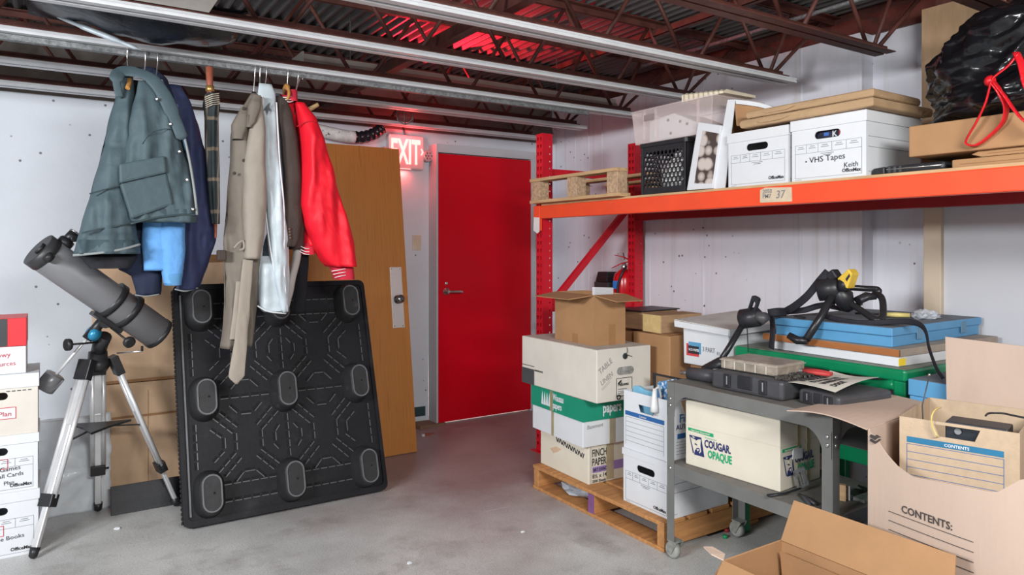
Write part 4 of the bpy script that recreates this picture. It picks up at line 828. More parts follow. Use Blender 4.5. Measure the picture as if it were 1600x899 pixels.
MB().box(.005, W_-.005, .06, D_-.06, .49, .553).build('lower_shelf', GT, t, bevel=.006); MB().box(.01, W_-.01, .065, D_-.065, .5525, .554).build('shelf_surface', M('dusty_shelf', (.14, .14, .14), .8), t)
t = thing('white_edged_panel', 'white edged panel lying lowest in the stack on the green table', 'panel', (2.87, 1.555, .9125), rad(-2)); MB().box(0, .80, 0, .60, 0, .038).build('panel', M('grey_white_board', (.60, .61, .62), .6, 0, .08, 10), t, bevel=.002); MB().box(-.001, .012, -.001, .601, .001, .0375).build('white_edge', BOXWHITE, t)  # a plain white-edged panel of unknown use
ys = MB().box(-.002, .045, -.0035, -.0015, .004, .032).build('sticker', M('yellow_sticker', (.85, .62, .03), .5), t); ys['label'] = 'yellow sticker'
t = thing('wood_edged_panel', 'brown wood-edged panel in the middle of the stack on the green table', 'panel', (2.865, 1.55, .952), rad(-1)); MB().box(0, .82, 0, .66, 0, .030).build('panel', M('grey_brown_board', (.34, .28, .23), .65, 0, .15, 10), t, bevel=.002); MB().box(-.002, .01, 0, .66, .001, .029).build('wood_edge', M('reddish_wood_edge', (.38, .14, .045), .5, 0, .2, 10, stretch=(1, .3, 1)), t)  # a plain brown panel with wooden edges, use unknown
BLUEC = M('flat_blue_paint', (.10, .31, .55), .5, 0, .08, 7, dirt=((.20, .27, .33), 8, .62, .8))
t = thing('blue_case', 'flat blue wooden case on top of the panels on the green table', 'case', (2.895, 1.60, .9825), rad(1.5)); MB().box(.012, .80, .0, .55, 0, .046).build('case_body', BLUEC, t, bevel=.003); MB().box(0, .815, -.006, .575, .0465, .080).build('lid', BLUEC, t, bevel=.003); MB().box(.008, .807, .002, .567, .080, .0808).build('dusty_top', M('dust_on_blue', (.17, .20, .24), .8, 0, .2, 7), t)
for x in (.2, .6): MB().box(x, x+.05, -.0085, -.0062, .02, .07).build('hinge', M('painted_hinge', (.12, .25, .38), .5), t)
# bike carrier on the blue case
t = thing('bike_carrier', 'folded black bike carrier with straps and a yellow joint on the blue case', 'bike carrier', (3.0, 2.0, 1.065)); BT_ = M('black_tube', (.02, .02, .023), .32, 0, .2, 20); ST = M('black_webbing', (.018, .018, .025), .8, 0, .2, 60); L0 = V(t.location)
def q(u, v, x): return onx(u, v, x)-L0
MB().tube([q(1304, 455, 2.95), q(1283, 495, 2.88), q(1260, 531, 2.80)], .017, 12).build('support_arm', BT_, t)
MB().tube([q(1262, 534, 2.80), q(1246, 532, 2.79), q(1232, 524, 2.78)], [.013, .019, .015], 10).build('foot_pad', BT_, t)
MB().tube(smooth_path([q(1320, 449, 3.05), q(1350, 451, 3.1), q(1369, 452, 3.14), q(1373, 456, 3.14), q(1368, 460, 3.14)]), .014, 10).build('frame_tube', BT_, t)
MB().tube(smooth_path([q(1322, 470, 3.0), q(1345, 485, 2.98), q(1368, 500, 2.96), q(1377, 498, 2.98), q(1380, 490, 3.0), q(1379, 470, 3.05), q(1374, 462, 3.08), q(1366, 460, 3.1)]), .0145, 10).build('frame_tube', BT_, t)
MB().tube([q(1340, 470, 3.02), q(1355, 463, 3.06), q(1370, 464, 3.08)], [.03, .032, .02], 10, True, .6).build('hook_pad', BLACKPL, t)
MB().lathe(q(1296, 452, 2.96), (.4, -.9, .1), [(-.05, .035), (-.045, .052), (.03, .052), (.05, .04), (.055, .02)], 18).build('hub', BLACKPL, t)
MB().tube([q(1300, 445, 2.97), q(1318, 465, 2.98), q(1325, 482, 3.0)], [.035, .045, .03], 10).build('hub_arm', BLACKPL, t)
MB().lathe(q(1313, 445, 2.95), (.3, -.95, -.05), [(0, .033), (.03, .030), (.04, .018)], 14).build('end_knob', BLACKPL, t)
yp = [q(1307, 436, 2.93), q(1325, 420, 2.93), q(1331, 428, 2.93), q(1323, 452, 2.93)]
yj = MB().prism(yp, (.06, 0, 0)).build('yellow_joint', M('yellow_plastic', (.75, .50, .06), .4, 0, .08, 20), t, bevel=.006); yj['label'] = 'yellow joint cover'
MB().prism([q(1321, 436, 2.9285), q(1327, 428, 2.9285), q(1328, 432, 2.9285), q(1323, 440, 2.9285)], (.002, 0, 0)).build('black_print', INK, yj)
MB().prism([q(1289, 428, 2.94), q(1300, 420, 2.94), q(1309, 434, 2.94), q(1294, 440, 2.94)], (.05, 0, 0)).build('buckle', BLACKPL, t, bevel=.008)
MB().tube([q(1300, 480, 3.05), q(1325, 484, 3.05), q(1345, 474, 3.06)], [.02, .026, .02], 10, True, .5).build('hook_pad', BLACKPL, t)
def strap(pts, w=.019, nm='strap'): MB().tube(smooth_path([q(*p) for p in pts], 6), w, 8, True, .16, up=(1, 0, 0)).build(nm, ST, t)
strap([(1294, 424, 2.95), (1280, 440, 2.93), (1262, 462, 2.92), (1243, 478, 2.93), (1228, 487, 2.95)])
strap([(1228, 487, 2.98), (1255, 485, 2.98), (1280, 478, 3.02), (1305, 476, 3.05)], .014)
strap([(1288, 494, 2.93), (1320, 502, 2.92), (1352, 505, 2.92), (1395, 503, 2.95), (1420, 503, 2.95), (1438, 508, 2.93), (1447, 520, 2.90), (1452, 545, 2.88), (1463, 575, 2.86), (1474, 592, 2.86)], .012)
MB().bar(q(1242, 494, 2.9), q(1257, 497, 2.9), .02, .008).build('strap_slide', BLACKPL, t)
t = thing('bike_carrier_arm', 'black clamp head and tube of a bike carrier leaning over the white carton lid', 'bike carrier', (2.7, 2.1, .88)); L0 = V(t.location)  # clamp and arm of the same bike carrier, not a second rack
MB().tube([q(1160, 508, 2.66), q(1140, 542, 2.60), q(1121, 572, 2.53)], .014, 12).build('support_arm', BT_, t)
MB().lathe(q(1172, 497, 2.68), (.3, -.9, .2), [(-.05, .03), (-.04, .045), (.04, .045), (.055, .025)], 16).build('clamp_head', BLACKPL, t)
MB().plate(q(1176, 478, 2.66), (0, -.93, -.35), (0, -.35, .93), rrect(-.02, -.065, .02, .045, .01), [rrect(-.010, -.05, .010, .02, .006)], .016).build('cam_buckle', BLACKPL, t, fix=False)
MB().tube([q(1180, 492, 2.66), q(1192, 498, 2.68), q(1199, 494, 2.7)], [.02, .03, .02], 10).build('clamp_jaw', DARKPL, t)
strap([(1195, 495, 2.76), (1204, 494, 2.80), (1207, 505, 2.80), (1207, 525, 2.80), (1205, 545, 2.80)], .022)
strap([(1167, 507, 2.66), (1168, 525, 2.66), (1169, 550, 2.66)], .003, 'cord')
strap([(1200, 490, 2.80), (1215, 488, 2.83), (1228, 488, 2.90)], .02)
# odds and ends at the back of the case
t = thing('screwdriver', 'yellow-handled screwdriver lying at the back of the blue case top', 'screwdriver', (3.30, 1.86, 1.066), rad(-60)); MB().tube([(0, 0, .012), (.05, 0, .012), (.11, 0, .012)], [.009, .012, .010], 10).build('handle', M('translucent_yellow', (.72, .60, .22), .3), t); MB().tube([(0, 0, .012), (-.12, 0, .012)], .005, 8).build('shaft', BLACKPL, t)
crumple('plastic_scrap', 'small crumpled clear plastic with a red cap on the blue case by the post', 'plastic wrap', (3.40, 1.72, 1.064), .07, .05, .025, PLW, 6)
t = thing('blue_carton', 'blue lidded box right of the green table leg', 'box', (2.80, 1.36, 0), rad(0)); MB().box(0, .3, -.12, .115, 0, .82).build('body', BLUEC, t, bevel=.004); MB().box(-.004, .304, -.124, .119, .821, .884).build('lid', BLUEC, t, bevel=.004); MB().box(.0, .3, -.12, .115, .884, .885).build('dusty_top', MATS['dust_on_blue'], t)
# ---------------------------------------------------------------- big moving cartons at the right
BR = rad(-5.8); BX, BY, BH = 2.165, 1.27, .822
t = thing('moving_carton', 'large pale open moving carton printed with a contents list at the right edge', 'carton', (BX, BY, 0), BR); w, d = .56, .62
m = MB(); th = .005; NN = 36                            # local: x to the wall, y back; front face x=0 runs from y=0 to y=-d
SAGP = [(0, .818), (.03, .80), (.06, .765), (.10, .735), (.15, .716), (.27, .730), (.39, .742), (.455, .80), (.62, .815)]
def sag(k):
    s_ = d*k/NN; i = 0
    while i < len(SAGP)-2 and s_ > SAGP[i+1][0]: i += 1
    (p0, z0), (p1, z1) = SAGP[i], SAGP[i+1]; return z0+(z1-z0)*min(1, (s_-p0)/(p1-p0))
def bow(k, z): a = k/NN; return -.018*math.sin(PI*a)*(z/BH)
rs = []
for k in range(NN+1):
    y = -d*k/NN; zt = sag(k); col = [V((bow(k, z), y, z)) for z in (0, zt*.5, zt*.85, zt)]
    rs.append(col+[p+V((th, 0, 0)) for p in reversed(col)])
m.rings(rs, True, True, False).build('front_wall', CARDPINK, t)
MB().box(th, w, -th, 0, 0, BH).build('far_wall', CARDPINK, t); MB().box(w-th, w, -d, -th, 0, BH).build('wall_side_wall', CARDPINK, t); MB().box(th, w-th, -d, -d+th, 0, BH-.06).build('near_wall', CARDPINK, t); MB().box(th, w-th, -d+th, -th, 0, th).build('bottom', CARDPINK, t)
m = MB(); fl_ = []
for i in range(13):
    a = i/12; fl_.append([V((-.005+w*b/8, .315*a, BH+.012*math.sin(PI*a)*(1-b/16)-.006*a+.006*math.sin(3*a+b*.5))) for b in range(9)]+[V((-.005+w*b/8, .315*a, BH-.004+.012*math.sin(PI*a)*(1-b/16)-.006*a+.006*math.sin(3*a+b*.5))) for b in range(8, -1, -1)])
m.rings(fl_, True, True, False).build('flap', CARDPINK, t)
a0 = V((w, -.02, BH)); MB().prism([a0, a0+V((.01, -d+.04, 0)), a0+V((.06, -d+.06, .235)), a0+V((.06, .03, .24))], (.005, 0, 0)).build('flap', CARDPINK, t)
for o in t.children:
    for v_ in o.data.vertices: v_.co.y += .2*max(0, v_.co.x)
f = Face(t, (-.019, 0, 0), (0, -1, 0)); MCI = M('dark_brown_print', (.06, .05, .05), .7)
class Bent(Face):
    pass
f.text('CONTENTS:', .118, .600, .031, MCI, bold=.02, xs=.92, e=.0025)
for k in range(5):
    y0 = .588-.028*k; f.lines([(.075+.0425*j, y0, .1176+.0425*j, y0) for j in range(6)], .0017, MCI, 'printed_lines', .002)
f.polys([[(.012, .80), (.03, .795), (.034, .80), (.05, .808), (.035, .812), (.03, .806), (.014, .808)], [(.012, .788), (.03, .783), (.05, .80), (.046, .802), (.03, .79), (.013, .794)]], MCI, 'printed_mark', .012)
for o in t.children:                                    # the print follows the bulging front of the carton
    if o.name.startswith('printed'):
        for v_ in o.data.vertices: v_.co.x = -.018*math.sin(PI*min(1, max(0, -v_.co.y/d)))*(v_.co.z/BH)-.0006+(v_.co.x+.019)*.5
# lidless box inside
t, f, sd = bankers('tan lidless storage box with a blue bar inside the large moving carton', (2.289, 1.065, .575), R90+rad(14.5), .312, .38, .287, 0, mat=CARDTAN, style='none', hole='flap', hz=.262, group='tan storage box')
f.rects([(-.135, .210, .118, .228)], M('teal_blue_print', (.02, .16, .30), .5), 'colour_band'); f.text('CONTENTS', -.033, .2145, .0125, BOXWHITE, bold=.02, e=.0022)
f.lines([(-.135, .205, -.135, .03), (.118, .205, .118, .03)]+[(-.135, .205-.024*k, .118, .205-.024*k) for k in range(6)], .0013, BLUEINK)
t = thing('black_device', 'black electronic device seen through the hand hole of the tan box', 'device', (2.33, 1.02, .581), R90+rad(14.5)); MB().box(-.09, .07, .0, .10, 0, .28).build('casing', M('dark_blue_black', (.02, .025, .035), .4), t, bevel=.004); MB().lathe((-.055, -.001, .255), (0, -1, 0), [(0, .011), (.008, .009)], 12).build('knob', GREYINK, t)
t = thing('yellow_cord', 'thin yellow cord looping out of the hand hole of the tan box', 'cord', (2.30, 1.06, .85)); L0 = V(t.location)
MB().tube(smooth_path([q(1470, 637, 2.33), q(1462, 640, 2.28), q(1456, 650, 2.255), q(1456, 664, 2.255), q(1460, 674, 2.258), q(1464, 682, 2.262), q(1467, 684, 2.30)]), .0022, 6).build('cord', M('yellow_cord', (.68, .52, .16), .5), t)
t = thing('wire_rod', 'thin dark rod standing up beside the tan box', 'rod', (2.42, 1.22, .62)); L0 = V(t.location); MB().tube([(0, 0, 0), q(1441, 634, 2.42), q(1452, 588, 2.44)], .0022, 6).build('rod', DARKPL, t); MB().lathe(q(1452, 588, 2.44), (0, 0, 1), [(0, .004), (.008, .004)], 8).build('tip', CHROME, t)
t = thing('black_cable', 'black cable over the edge of the tan box', 'cable', (2.5, .95, .85)); L0 = V(t.location); MB().tube(smooth_path([q(1540, 650, 2.33), q(1546, 646, 2.36), q(1565, 646, 2.38), q(1585, 650, 2.38), q(1610, 655, 2.38)]), .003, 6).build('cable', BLACKPL, t)
# open carton at the bottom
t = thing('open_carton', 'open brown carton on the floor at the bottom edge, back flap raised', 'carton', (1.70, 1.447, 0), 0); w, d, h = .275, .52, .45
m = MB(); th = .004; m.plate((0, -d, h), (1, 0, 0), (0, 1, 0), [(0, 0), (w, 0), (w, d), (0, d)], [[(th, th), (w-th, th), (w-th, d-th), (th, d-th)]], h); m.box(th, w-th, -d+th, -th, 0, th); m.build('body', CARD, t, fix=False)
flap(t, (w, 0, h), (w, -d, h), (.52, .10, .86), .135, CARD, .012); flap(t, (0, -d, h), (0, 0, h), (-.8, 0, -.55), .14, CARD, .03); flap(t, (0, 0, h), (w, 0, h), (-.1, .55, -.83), .12, CARD, .03)
m = MB().prism([(0, 0, h), (-.02, .03, h+.012), (-.01, .07, h+.018), (.02, .06, h+.014), (.03, .02, h+.004)], (0, 0, .004)); m.build('torn_corner', CARDPINK, t)
MB().prism([(w-.03, -.02, h-.02), (w-.03, -d+.02, h-.02), (w-.01, -d+.02, h-.2), (w-.01, -.02, h-.2)], (-.004, 0, 0)).build('inner_flap', CARD, t)
# floor litter
for i, (lb, u, v, r, c) in enumerate((('small red plastic cap on the floor in front of the near caster', 1163, 823, .010, (.5, .03, .03)), ('small green bottle cap on the floor between the cart casters', 1133, 841, .012, (.02, .3, .12)), ('little red plastic scrap by the rear caster', 1135, 831, .012, (.45, .04, .05)))):
    p = onz(u, v, 0); t = thing('plastic_bit', lb, 'cap', p); MB().lathe((0, 0, 0), (0, 0, 1), [(0, r), (r*1.1, r), (r*1.2, r*.8)], 12).build('cap', M('cap_%d' % i, c, .4), t); MB().tube([(0, 0, r*.5), (r*2.2, r*.6, r*.3)], r*.25, 6).build('tab', MATS['cap_%d' % i], t)  # loose plastic caps and bits, not all from bottles
p = onz(1118, 833, 0); tag(MB().box(-.06, .05, -.012, .012, 0, .006).build('rubber_strip', BLACKPL, origin=(0, 0, 0)), 'black rubber strip on the floor beside the skid end', 'strip').location = p
p = onz(1135, 822, 0); t = thing('long_screw', 'long steel screw on the floor by the rear caster', 'screw', p, rad(30)); MB().tube([(-.03, 0, .004), (.03, 0, .004)], .003, 6).build('shank', CHROME, t); MB().lathe((.03, 0, .004), (1, 0, 0), [(0, .004), (.004, .006)], 8).build('head', CHROME, t)
for lb, u, v, s in (('white paper scrap on the floor between tripod and black pallet', 183, 827, .016), ('white paper scrap on the floor at the bottom centre', 640, 881, .013), ('white chip on the floor left of the skid', 817, 832, .012)):
    crumple('paper_scrap', lb, 'paper scrap', onz(u, v, 0), s, s*.8, s*.35, BOXWHITE, u, 2)
# ---------------------------------------------------------------- telescope
BC = M('flat_black_metal', (.018, .018, .02), .4, 0, .2, 20)
TUBE = M('dark_grey_tube', (.16, .16, .168), .45, .1, .08, 6, .04, 200)
tc_ = V((.20, 4.10, 0))
t = thing('telescope', 'grey reflector telescope on an aluminium tripod with counterweight', 'telescope', tc_)
def wl(u, v, Y): r = ray(u, v); return O0+r*Y-tc_
feet = [V((-.07, 3.826, .0))-tc_, V((.21, 4.33, .0))-tc_, V((.575, 4.19, .0))-tc_]
hub = wl(153, 566, 3.55); hub.z = .815
for i, ft in enumerate(feet):
    dirn = V((ft.x, ft.y, 0)).normalized(); top = V((dirn.x*.075, dirn.y*.075, .815)) + V((hub.x, hub.y, 0)); d = ft-top; L_ = d.length; d.normalize(); side = d.cross(V((0, 0, 1))).normalized(); out = side.cross(d)
    p = lambda a: top+d*a
    lg = None
    m = MB()
    for s in (-1, 1): m.tube([p(.03)+side*s*.024, p(L_*.70)+side*s*.024], .012, 8)
    m.bar(p(.03), p(L_*.70), .046, .010, out); lg = m.build('leg', ALU, t)
    MB().bar(p(.28), p(L_*.95), .030, .020, out).build('inner_leg', ALU, lg, bevel=.004)
    MB().bar(p(-.03), p(.07), .074, .040, out).build('leg_bracket', BC, lg, bevel=.004)
    MB().bar(p(L_*.68), p(L_*.745), .068, .044, out).build('leg_clamp', BC, lg, bevel=.004)
    MB().tube([p(L_*.71)+side*.02, p(L_*.71)+side*.05], .006, 6).build('clamp_screw', BC, lg)
    MB().tube([p(L_*.94), p(L_*.985), ft+V((0, 0, .004))], [.022, .018, .007], 10).build('foot', BC, lg)
    MB().bar(p(L_*.42), V((hub.x, hub.y, .50)), .012, .006).build('spreader_arm', BC, t)
MB().prism([V((hub.x, hub.y, .495))+V((.16*math.cos(a)*k, .16*math.sin(a)*k, 0)) for k, a in [(1 if j % 2 == 0 else .42, j*PI/3+.3) for j in range(6)]], (0, 0, .012)).build('accessory_tray', BC, t, bevel=.003)
MB().lathe(V((hub.x, hub.y, .775)), (0, 0, 1), [(0, .04), (.02, .052), (.05, .052), (.055, .045), (.10, .042), (.105, .03)], 20).build('tripod_hub', BC, t)
P1, P2, PR = wl(63, 392, 3.17), wl(249, 523, 3.58), wl(187, 478, 3.44); ax = (P2-P1).normalized(); TL = (P2-P1).length
mh = wl(157, 537, 3.52)
MB().tube([V((hub.x, hub.y, .86)), mh, wl(165, 525, 3.50)], [.034, .036, .03], 12).build('mount_head', BC, t)
MB().lathe(wl(146, 522, 3.45), V((-.8, -.5, .5)), [(-.024, .022), (-.018, .033), (.012, .036), (.024, .030), (.03, .016)], 20).build('setting_dial', M('blue_anodised', (.03, .24, .42), .3, .3), t)
wt0, wt1 = wl(156, 506, 3.46), wl(78, 597, 3.36); wd = (wt1-wt0).normalized()
MB().tube([wt0-wd*.06, wt0+wd*.09], .024, 14).build('declination_housing', BC, t); MB().tube([wt0, wt1+wd*.03], .0075, 10).build('counterweight_bar', ALU, t)
MB().lathe(wt1, wd, [(-.042, .038), (-.038, .045), (.040, .045), (.044, .038)], 24).build('counterweight', M('gunmetal_weight', (.20, .20, .21), .3, .35), t)
for a, b, r in ((wl(153, 535, 3.48), wl(106, 539, 3.36), .026), (wl(168, 508, 3.46), wl(202, 535, 3.36), .024)):
    MB().tube([a, b], .005, 8).build('control_rod', BC, t); MB().lathe(b, (b-a), [(-.012, r), (-.008, r+.003), (.008, r+.003), (.012, r*.8)], 14).build('control_knob', BC, t)
MB().tube([wl(183, 552, 3.5), wl(222, 549, 3.46)], .004, 6).build('lock_lever', CHROME, t); MB().tube([wl(222, 549, 3.46), wl(222, 541, 3.46)], .006, 6).build('lever_tip', BC, t)
MB().lathe(P1, ax, [(0, .074), (.004, .080), (TL-.005, .080), (TL, .074)], 40).build('optical_tube', TUBE, t)
cp = MB().lathe(P1, ax, [(-.012, .072), (-.010, .082), (.035, .083), (.037, .080)], 40).build('dust_cap', M('black_cap_plastic', (.030, .030, .032), .45, 0, .15, 20), t)
up = (V((0, 0, 1))-ax*ax.z).normalized(); sd_ = ax.cross(up)
MB().lathe(P1-ax*.012-up*.0+sd_*.034, -ax, [(0, .027), (.012, .026), (.014, .022)], 20).build('small_cap', BC, cp)
MB().lathe(P2, ax, [(-.02, .082), (0, .082), (.004, .076)], 40).build('rear_cell', BC, t)
for k in (-.045, .045):
    c = PR+ax*k; MB().lathe(c, ax, [(-.017, .082), (-.015, .0925), (.015, .0925), (.017, .082)], 40).build('tube_ring', BC, t)
    MB().tube([c-sd_*.05+up*.07, c-sd_*.075+up*.045], .008, 8).build('ring_bolt', CHROME, t)
MB().bar(PR-up*.096-ax*.08, PR-up*.096+ax*.08, .05, .018, up).build('dovetail_plate', BC, t)
MB().tube([PR-up*.10, wt0-wd*.04], .028, 12).build('saddle', BC, t)
fo = wl(97, 398, 3.2); fo2 = wl(97, 360, 3.18)
MB().tube([P1+ax*.055+up*.07, P1+ax*.055+up*.105], .034, 14).build('focuser_base', BC, t); MB().tube([P1+ax*.055+up*.10, P1+ax*.055+up*.155], [.024, .022], 14).build('eyepiece', BC, t); MB().tube([P1+ax*.055+up*.115-sd_*.05, P1+ax*.055+up*.115+sd_*.05], .005, 8).build('focus_axle', BC, t)
for s in (-1, 1): MB().lathe(P1+ax*.055+up*.115+sd_*s*.05, sd_*s, [(0, .014), (.014, .016), (.018, .012)], 12).build('focus_knob', BC, t)
MB().lathe(P1+ax*.055+up*.148, up, [(0, .0245), (.006, .0245)], 14).build('eyepiece_ring', CHROME, t); MB().lathe(P1-up*.02+sd_*.09+ax*.02, -ax, [(-.015, .02), (.01, .021), (.014, .015)], 12).build('cap_knob', BC, t)
for a, b in ((.06, -.05), (.09, -.06)): MB().lathe(P1+ax*a-sd_*.079+up*b*.2, -sd_, [(0, .006), (.004, .004)], 8).build('collimation_screw', CHROME, t)
# ---------------------------------------------------------------- boxes at the left edge
BXC = -.222; OT = 'stack of boxes at the left edge'
def st_(lb, z, w, h, lid, **k): return bankers(lb, (BXC, 3.91, z), 0, w, .32, h, lid, group=OT, **k)
t, f, sd = st_('white storage box at the bottom of the left-hand stack', 0, .35, .291, .045, hz=.21); RBX = M('red_label_border', (.55, .06, .08), .6)
f.text('Game Books', -.02, .075, .026, INK, xs=1.05, rot=.05); f.text('Plan', -.03, .035, .022, INK); f.lines([(-.06, .10, .045, .10), (-.06, .145, .045, .145), (.045, .10, .045, .145)], .003, RBX, 'label_border')
t, f, sd = st_('white storage box second from the bottom of the left-hand stack', .2925, .345, .255, .04, hz=.185)
f.text('Games', .03, .095, .028, INK, xs=1.0, rot=.05); f.text('Small Cards', -.005, .065, .026, INK, rot=.05); f.text('Plan', .045, .035, .024, INK, rot=.05); f.lines([(-.06, .108, .06, .108), (-.06, .15, .06, .15), (.06, .108, .06, .15)], .003, RBX, 'label_border')
t, f, sd = st_('tan storage box with a white lid, third in the left-hand stack', .5490, .345, .272, .06, mat=BOXOFF, lidmat=BOXWHITE, style='none', hz=.178)
f.poly([(-.05, .075), (.09, .075), (.09, .125), (-.05, .125)], BOXWHITE, 'paper_label'); f.lines([(-.05, .075, .09, .075), (-.05, .125, .09, .125), (.09, .075, .09, .125)], .003, RBX, 'label_border', .0016); f.text('Plan', .025, .088, .03, REDINK, xs=1.0, e=.003); f.rects([(.055+.02*k, .196, .069+.02*k, .2) for k in range(5)], INK, 'fine_print')
t = thing('small_carton', 'white carton with red handwriting under the red and black box', 'box', (BXC-.02, 3.93, .8225), 0, OT); MB().box(-.15, .148, 0, .26, 0, .122).build('body', BOXWHITE, t, bevel=.003); f = Face(t, (0, 0, 0)); f.text('Snowy', .01, .075, .03, REDINK, rot=.04); f.text('Sources', .02, .035, .028, REDINK, rot=.04)
t = thing('red_black_box', 'red and black cardboard box topping the left-hand stack', 'box', (BXC-.02, 3.935, .9455), 0, OT); MB().box(-.15, .15, 0, .25, 0, .128).build('body', M('red_print_board', (.68, .035, .045), .45, 0, .05), t, bevel=.003); f = Face(t, (0, 0, 0)); f.rects([(-.15, .002, .078, .126)], M('black_print_board', (.05, .05, .055), .5), 'printed_panel')
for k in range(4): MB().box(-.15, .15, .03+.06*k, .035+.06*k, .128, .1285).build('tape_line', M('pale_red_tape', (.70, .2, .2), .4), t)
# ---------------------------------------------------------------- cartons, wrapped slab, strip behind the telescope
def rough_box(t, w, d, h, mat, seed, dip):
    m = MB(); N = 20; rs = []
    prof = [(w*k/N, 0) for k in range(N)]+[(w, d*k/6) for k in range(6)]+[(w-w*k/N, d) for k in range(N)]+[(0, d-d*k/6) for k in range(6)]
    def ring(f, tp):
        tp *= (dip > 0)
        return [(x, y+(.006*noise.noise(V((x*5, f*3, seed)))), h*f+(tp*(noise.noise(V((x*6, y*3, seed)))*.35-dip*math.exp(-((x-.19)/.07)**2)))) for x, y in prof]
    m.rings([ring(0, 0), ring(.3, 0), ring(.6, 0), ring(.85, .3), ring(1, .06)], True, True, False); return m.build('body', mat, t)
t = thing('plain_carton', 'lower brown carton standing behind the telescope tripod', 'carton', (.255, 4.43, 0)); rough_box(t, .62, .45, .645, CARDPALE, 4, 0); MB().box(.2, .2+.002, -.003, -.001, 0, .6).build('seam', CARDDARK, t); MB().box(0, .62, -.0045, -.003, .455, .467).build('tape', CARDDARK, t)
t = thing('plain_carton', 'upper brown carton with a torn top behind the telescope tube', 'carton', (.205, 4.44, .650)); rough_box(t, .68, .45, .66, CARDPALE, 9, .9)
flap(t, (.02, 0, .655), (.30, 0, .62), (0, -.6, .6), .06, CARDPALE, .04); flap(t, (.40, 0, .655), (.67, 0, .66), (0, -.5, .9), .05, CARDDARK, .03)
MB().box(0, .60, -.008, -.004, .0, .014).build('lower_fold', CARDDARK, t)
WRAPM = M('white_plastic_wrap', (.70, .73, .76), .25, 0, .12, 6, .7, 12, .5)
t = thing('wrapped_slab', 'white slab wrapped in shiny plastic standing behind the tripod', 'slab', (-.10, 4.375, 0)); m = MB(); rs = []
for i in range(41):
    z = .50*i/40; r = []
    for side in (0, 1):
        for j in range(25):
            a = j/24 if not side else 1-j/24; x = .37*a; fan = math.atan2(z-.22, x-.30); rr = math.hypot(z-.22, x-.30)
            wv = .012*math.sin(fan*11+3*noise.noise(V((x*4, z*4, 1))))*min(1, rr*6)*math.exp(-rr*2)
            r.append((x+(.01*noise.noise(V((z*14, side, 5))) if j in (0, 24) else 0), (-.008+wv*.8) if not side else .035, z+(.018*noise.noise(V((x*9, 0, 2))) if i == 40 else 0)))
    rs.append(r)
m.rings(rs, True, True, True).build('plastic_sheet', WRAPM, t)
m = MB(); rs = []
for i in range(9):
    a = PI/2*i/8; rs.append([(0, .05-.05*math.sin(a)*1.0, .012+.125*(1-math.cos(a))*0+.135*(i/8)), (.52, .05-.05*math.sin(a), .012+.135*(i/8)), (.52, .056-.05*math.sin(a), .012+.135*(i/8)), (0, .056-.05*math.sin(a), .012+.135*(i/8))])
m = MB(); m.prism([(0, 0, 0), (0, .012, 0), (0, .060, .135), (0, .052, .138), (0, .02, .06), (0, .006, .014)], (.60, 0, 0))
o = m.build('black_strip', M('speckled_black_rubber', (.012, .012, .015), .5, 0, .2, 20, .1, 80, dirt=((.4, .4, .4), 70, .76, .78)), bevel=.002); o.location = (.262, 4.218, 0); tag(o, 'speckled black rubber cove strip leaning on the cartons at floor level', 'strip')
# ---------------------------------------------------------------- black plastic pallet
PT = -math.atan2(.39, 1.19)
t = thing('plastic_pallet', 'black plastic pallet leaning upright with its nine feet facing out', 'pallet', (.545, 3.792, .012)); t.rotation_euler = (PT, 0, 0)
PBLK = M('dusty_black_pallet', (.011, .011, .014), .48, 0, .25, 6, .08, 50, .2, dirt=((.035, .033, .033), 5, .56, .8))
PFOOT = M('scuffed_black_foot', (.026, .026, .028), .45, 0, .2, 14, .06, 50, .25, dirt=((.09, .085, .08), 12, .60, .8))
PEDGE = M('worn_rib_edge', (.11, .11, .12), .4, 0, .2, 20)
PW, PH = 1.07, 1.24
deck = MB().plate((0, 0, 0), (1, 0, 0), (0, 0, 1), rrect(0, 0, PW, PH, .035), [], .035).build('deck', PBLK, t, fix=False)
MB().plate((.012, .036, .012), (1, 0, 0), (0, 0, 1), rrect(0, 0, PW-.024, PH-.024, .03), [], .09).build('deck_back', PBLK, t, fix=False)
m = MB().plate((0, -.012, 0), (1, 0, 0), (0, 0, 1), rrect(0, 0, PW, PH, .035), [rrect(.022, .03, PW-.022, PH-.03, .025)], .012); m.build('rim', PBLK, t, fix=False)
MB().box(.030, .038, -.0125, -.0003, .05, PH-.06).build('rim_edge', PEDGE, t)
m = MB()
for k in range(54): m.box(-.005, 0, .004, .030, .02+.0222*k, .034+.0222*k)
m.build('edge_ribs', PBLK, t, kind='stuff')
cx = [.125, .535, .945]; cz = [.145, .62, 1.095]
slots = []
def dash(pts, closed=False):
    for i in range(len(pts)-1):
        a, b = V(pts[i]), V(pts[i+1]); L_ = (b-a).length; n = max(1, round(L_/.048)); 
        for k in range(n):
            p = a+(b-a)*((k+.11)/n); q_ = a+(b-a)*((k+.89)/n); slots.append((p, q_))
for r in range(3):
    for c in range(2): dash([(cx[c]+.075, cz[r]+(.0), 0), (cx[c+1]-.075, cz[r], 0)] if r == 1 else [(cx[c]+.07, cz[r]-.045 if r == 0 else cz[r]+.045, 0), (cx[c+1]-.07, cz[r]-.045 if r == 0 else cz[r]+.045, 0)])
    for c in range(2):
        if r != 1: s = 1 if r == 0 else -1; dash([(cx[c]+.07, cz[r]+.04*s, 0), (cx[c+1]-.07, cz[r]+.04*s, 0)])
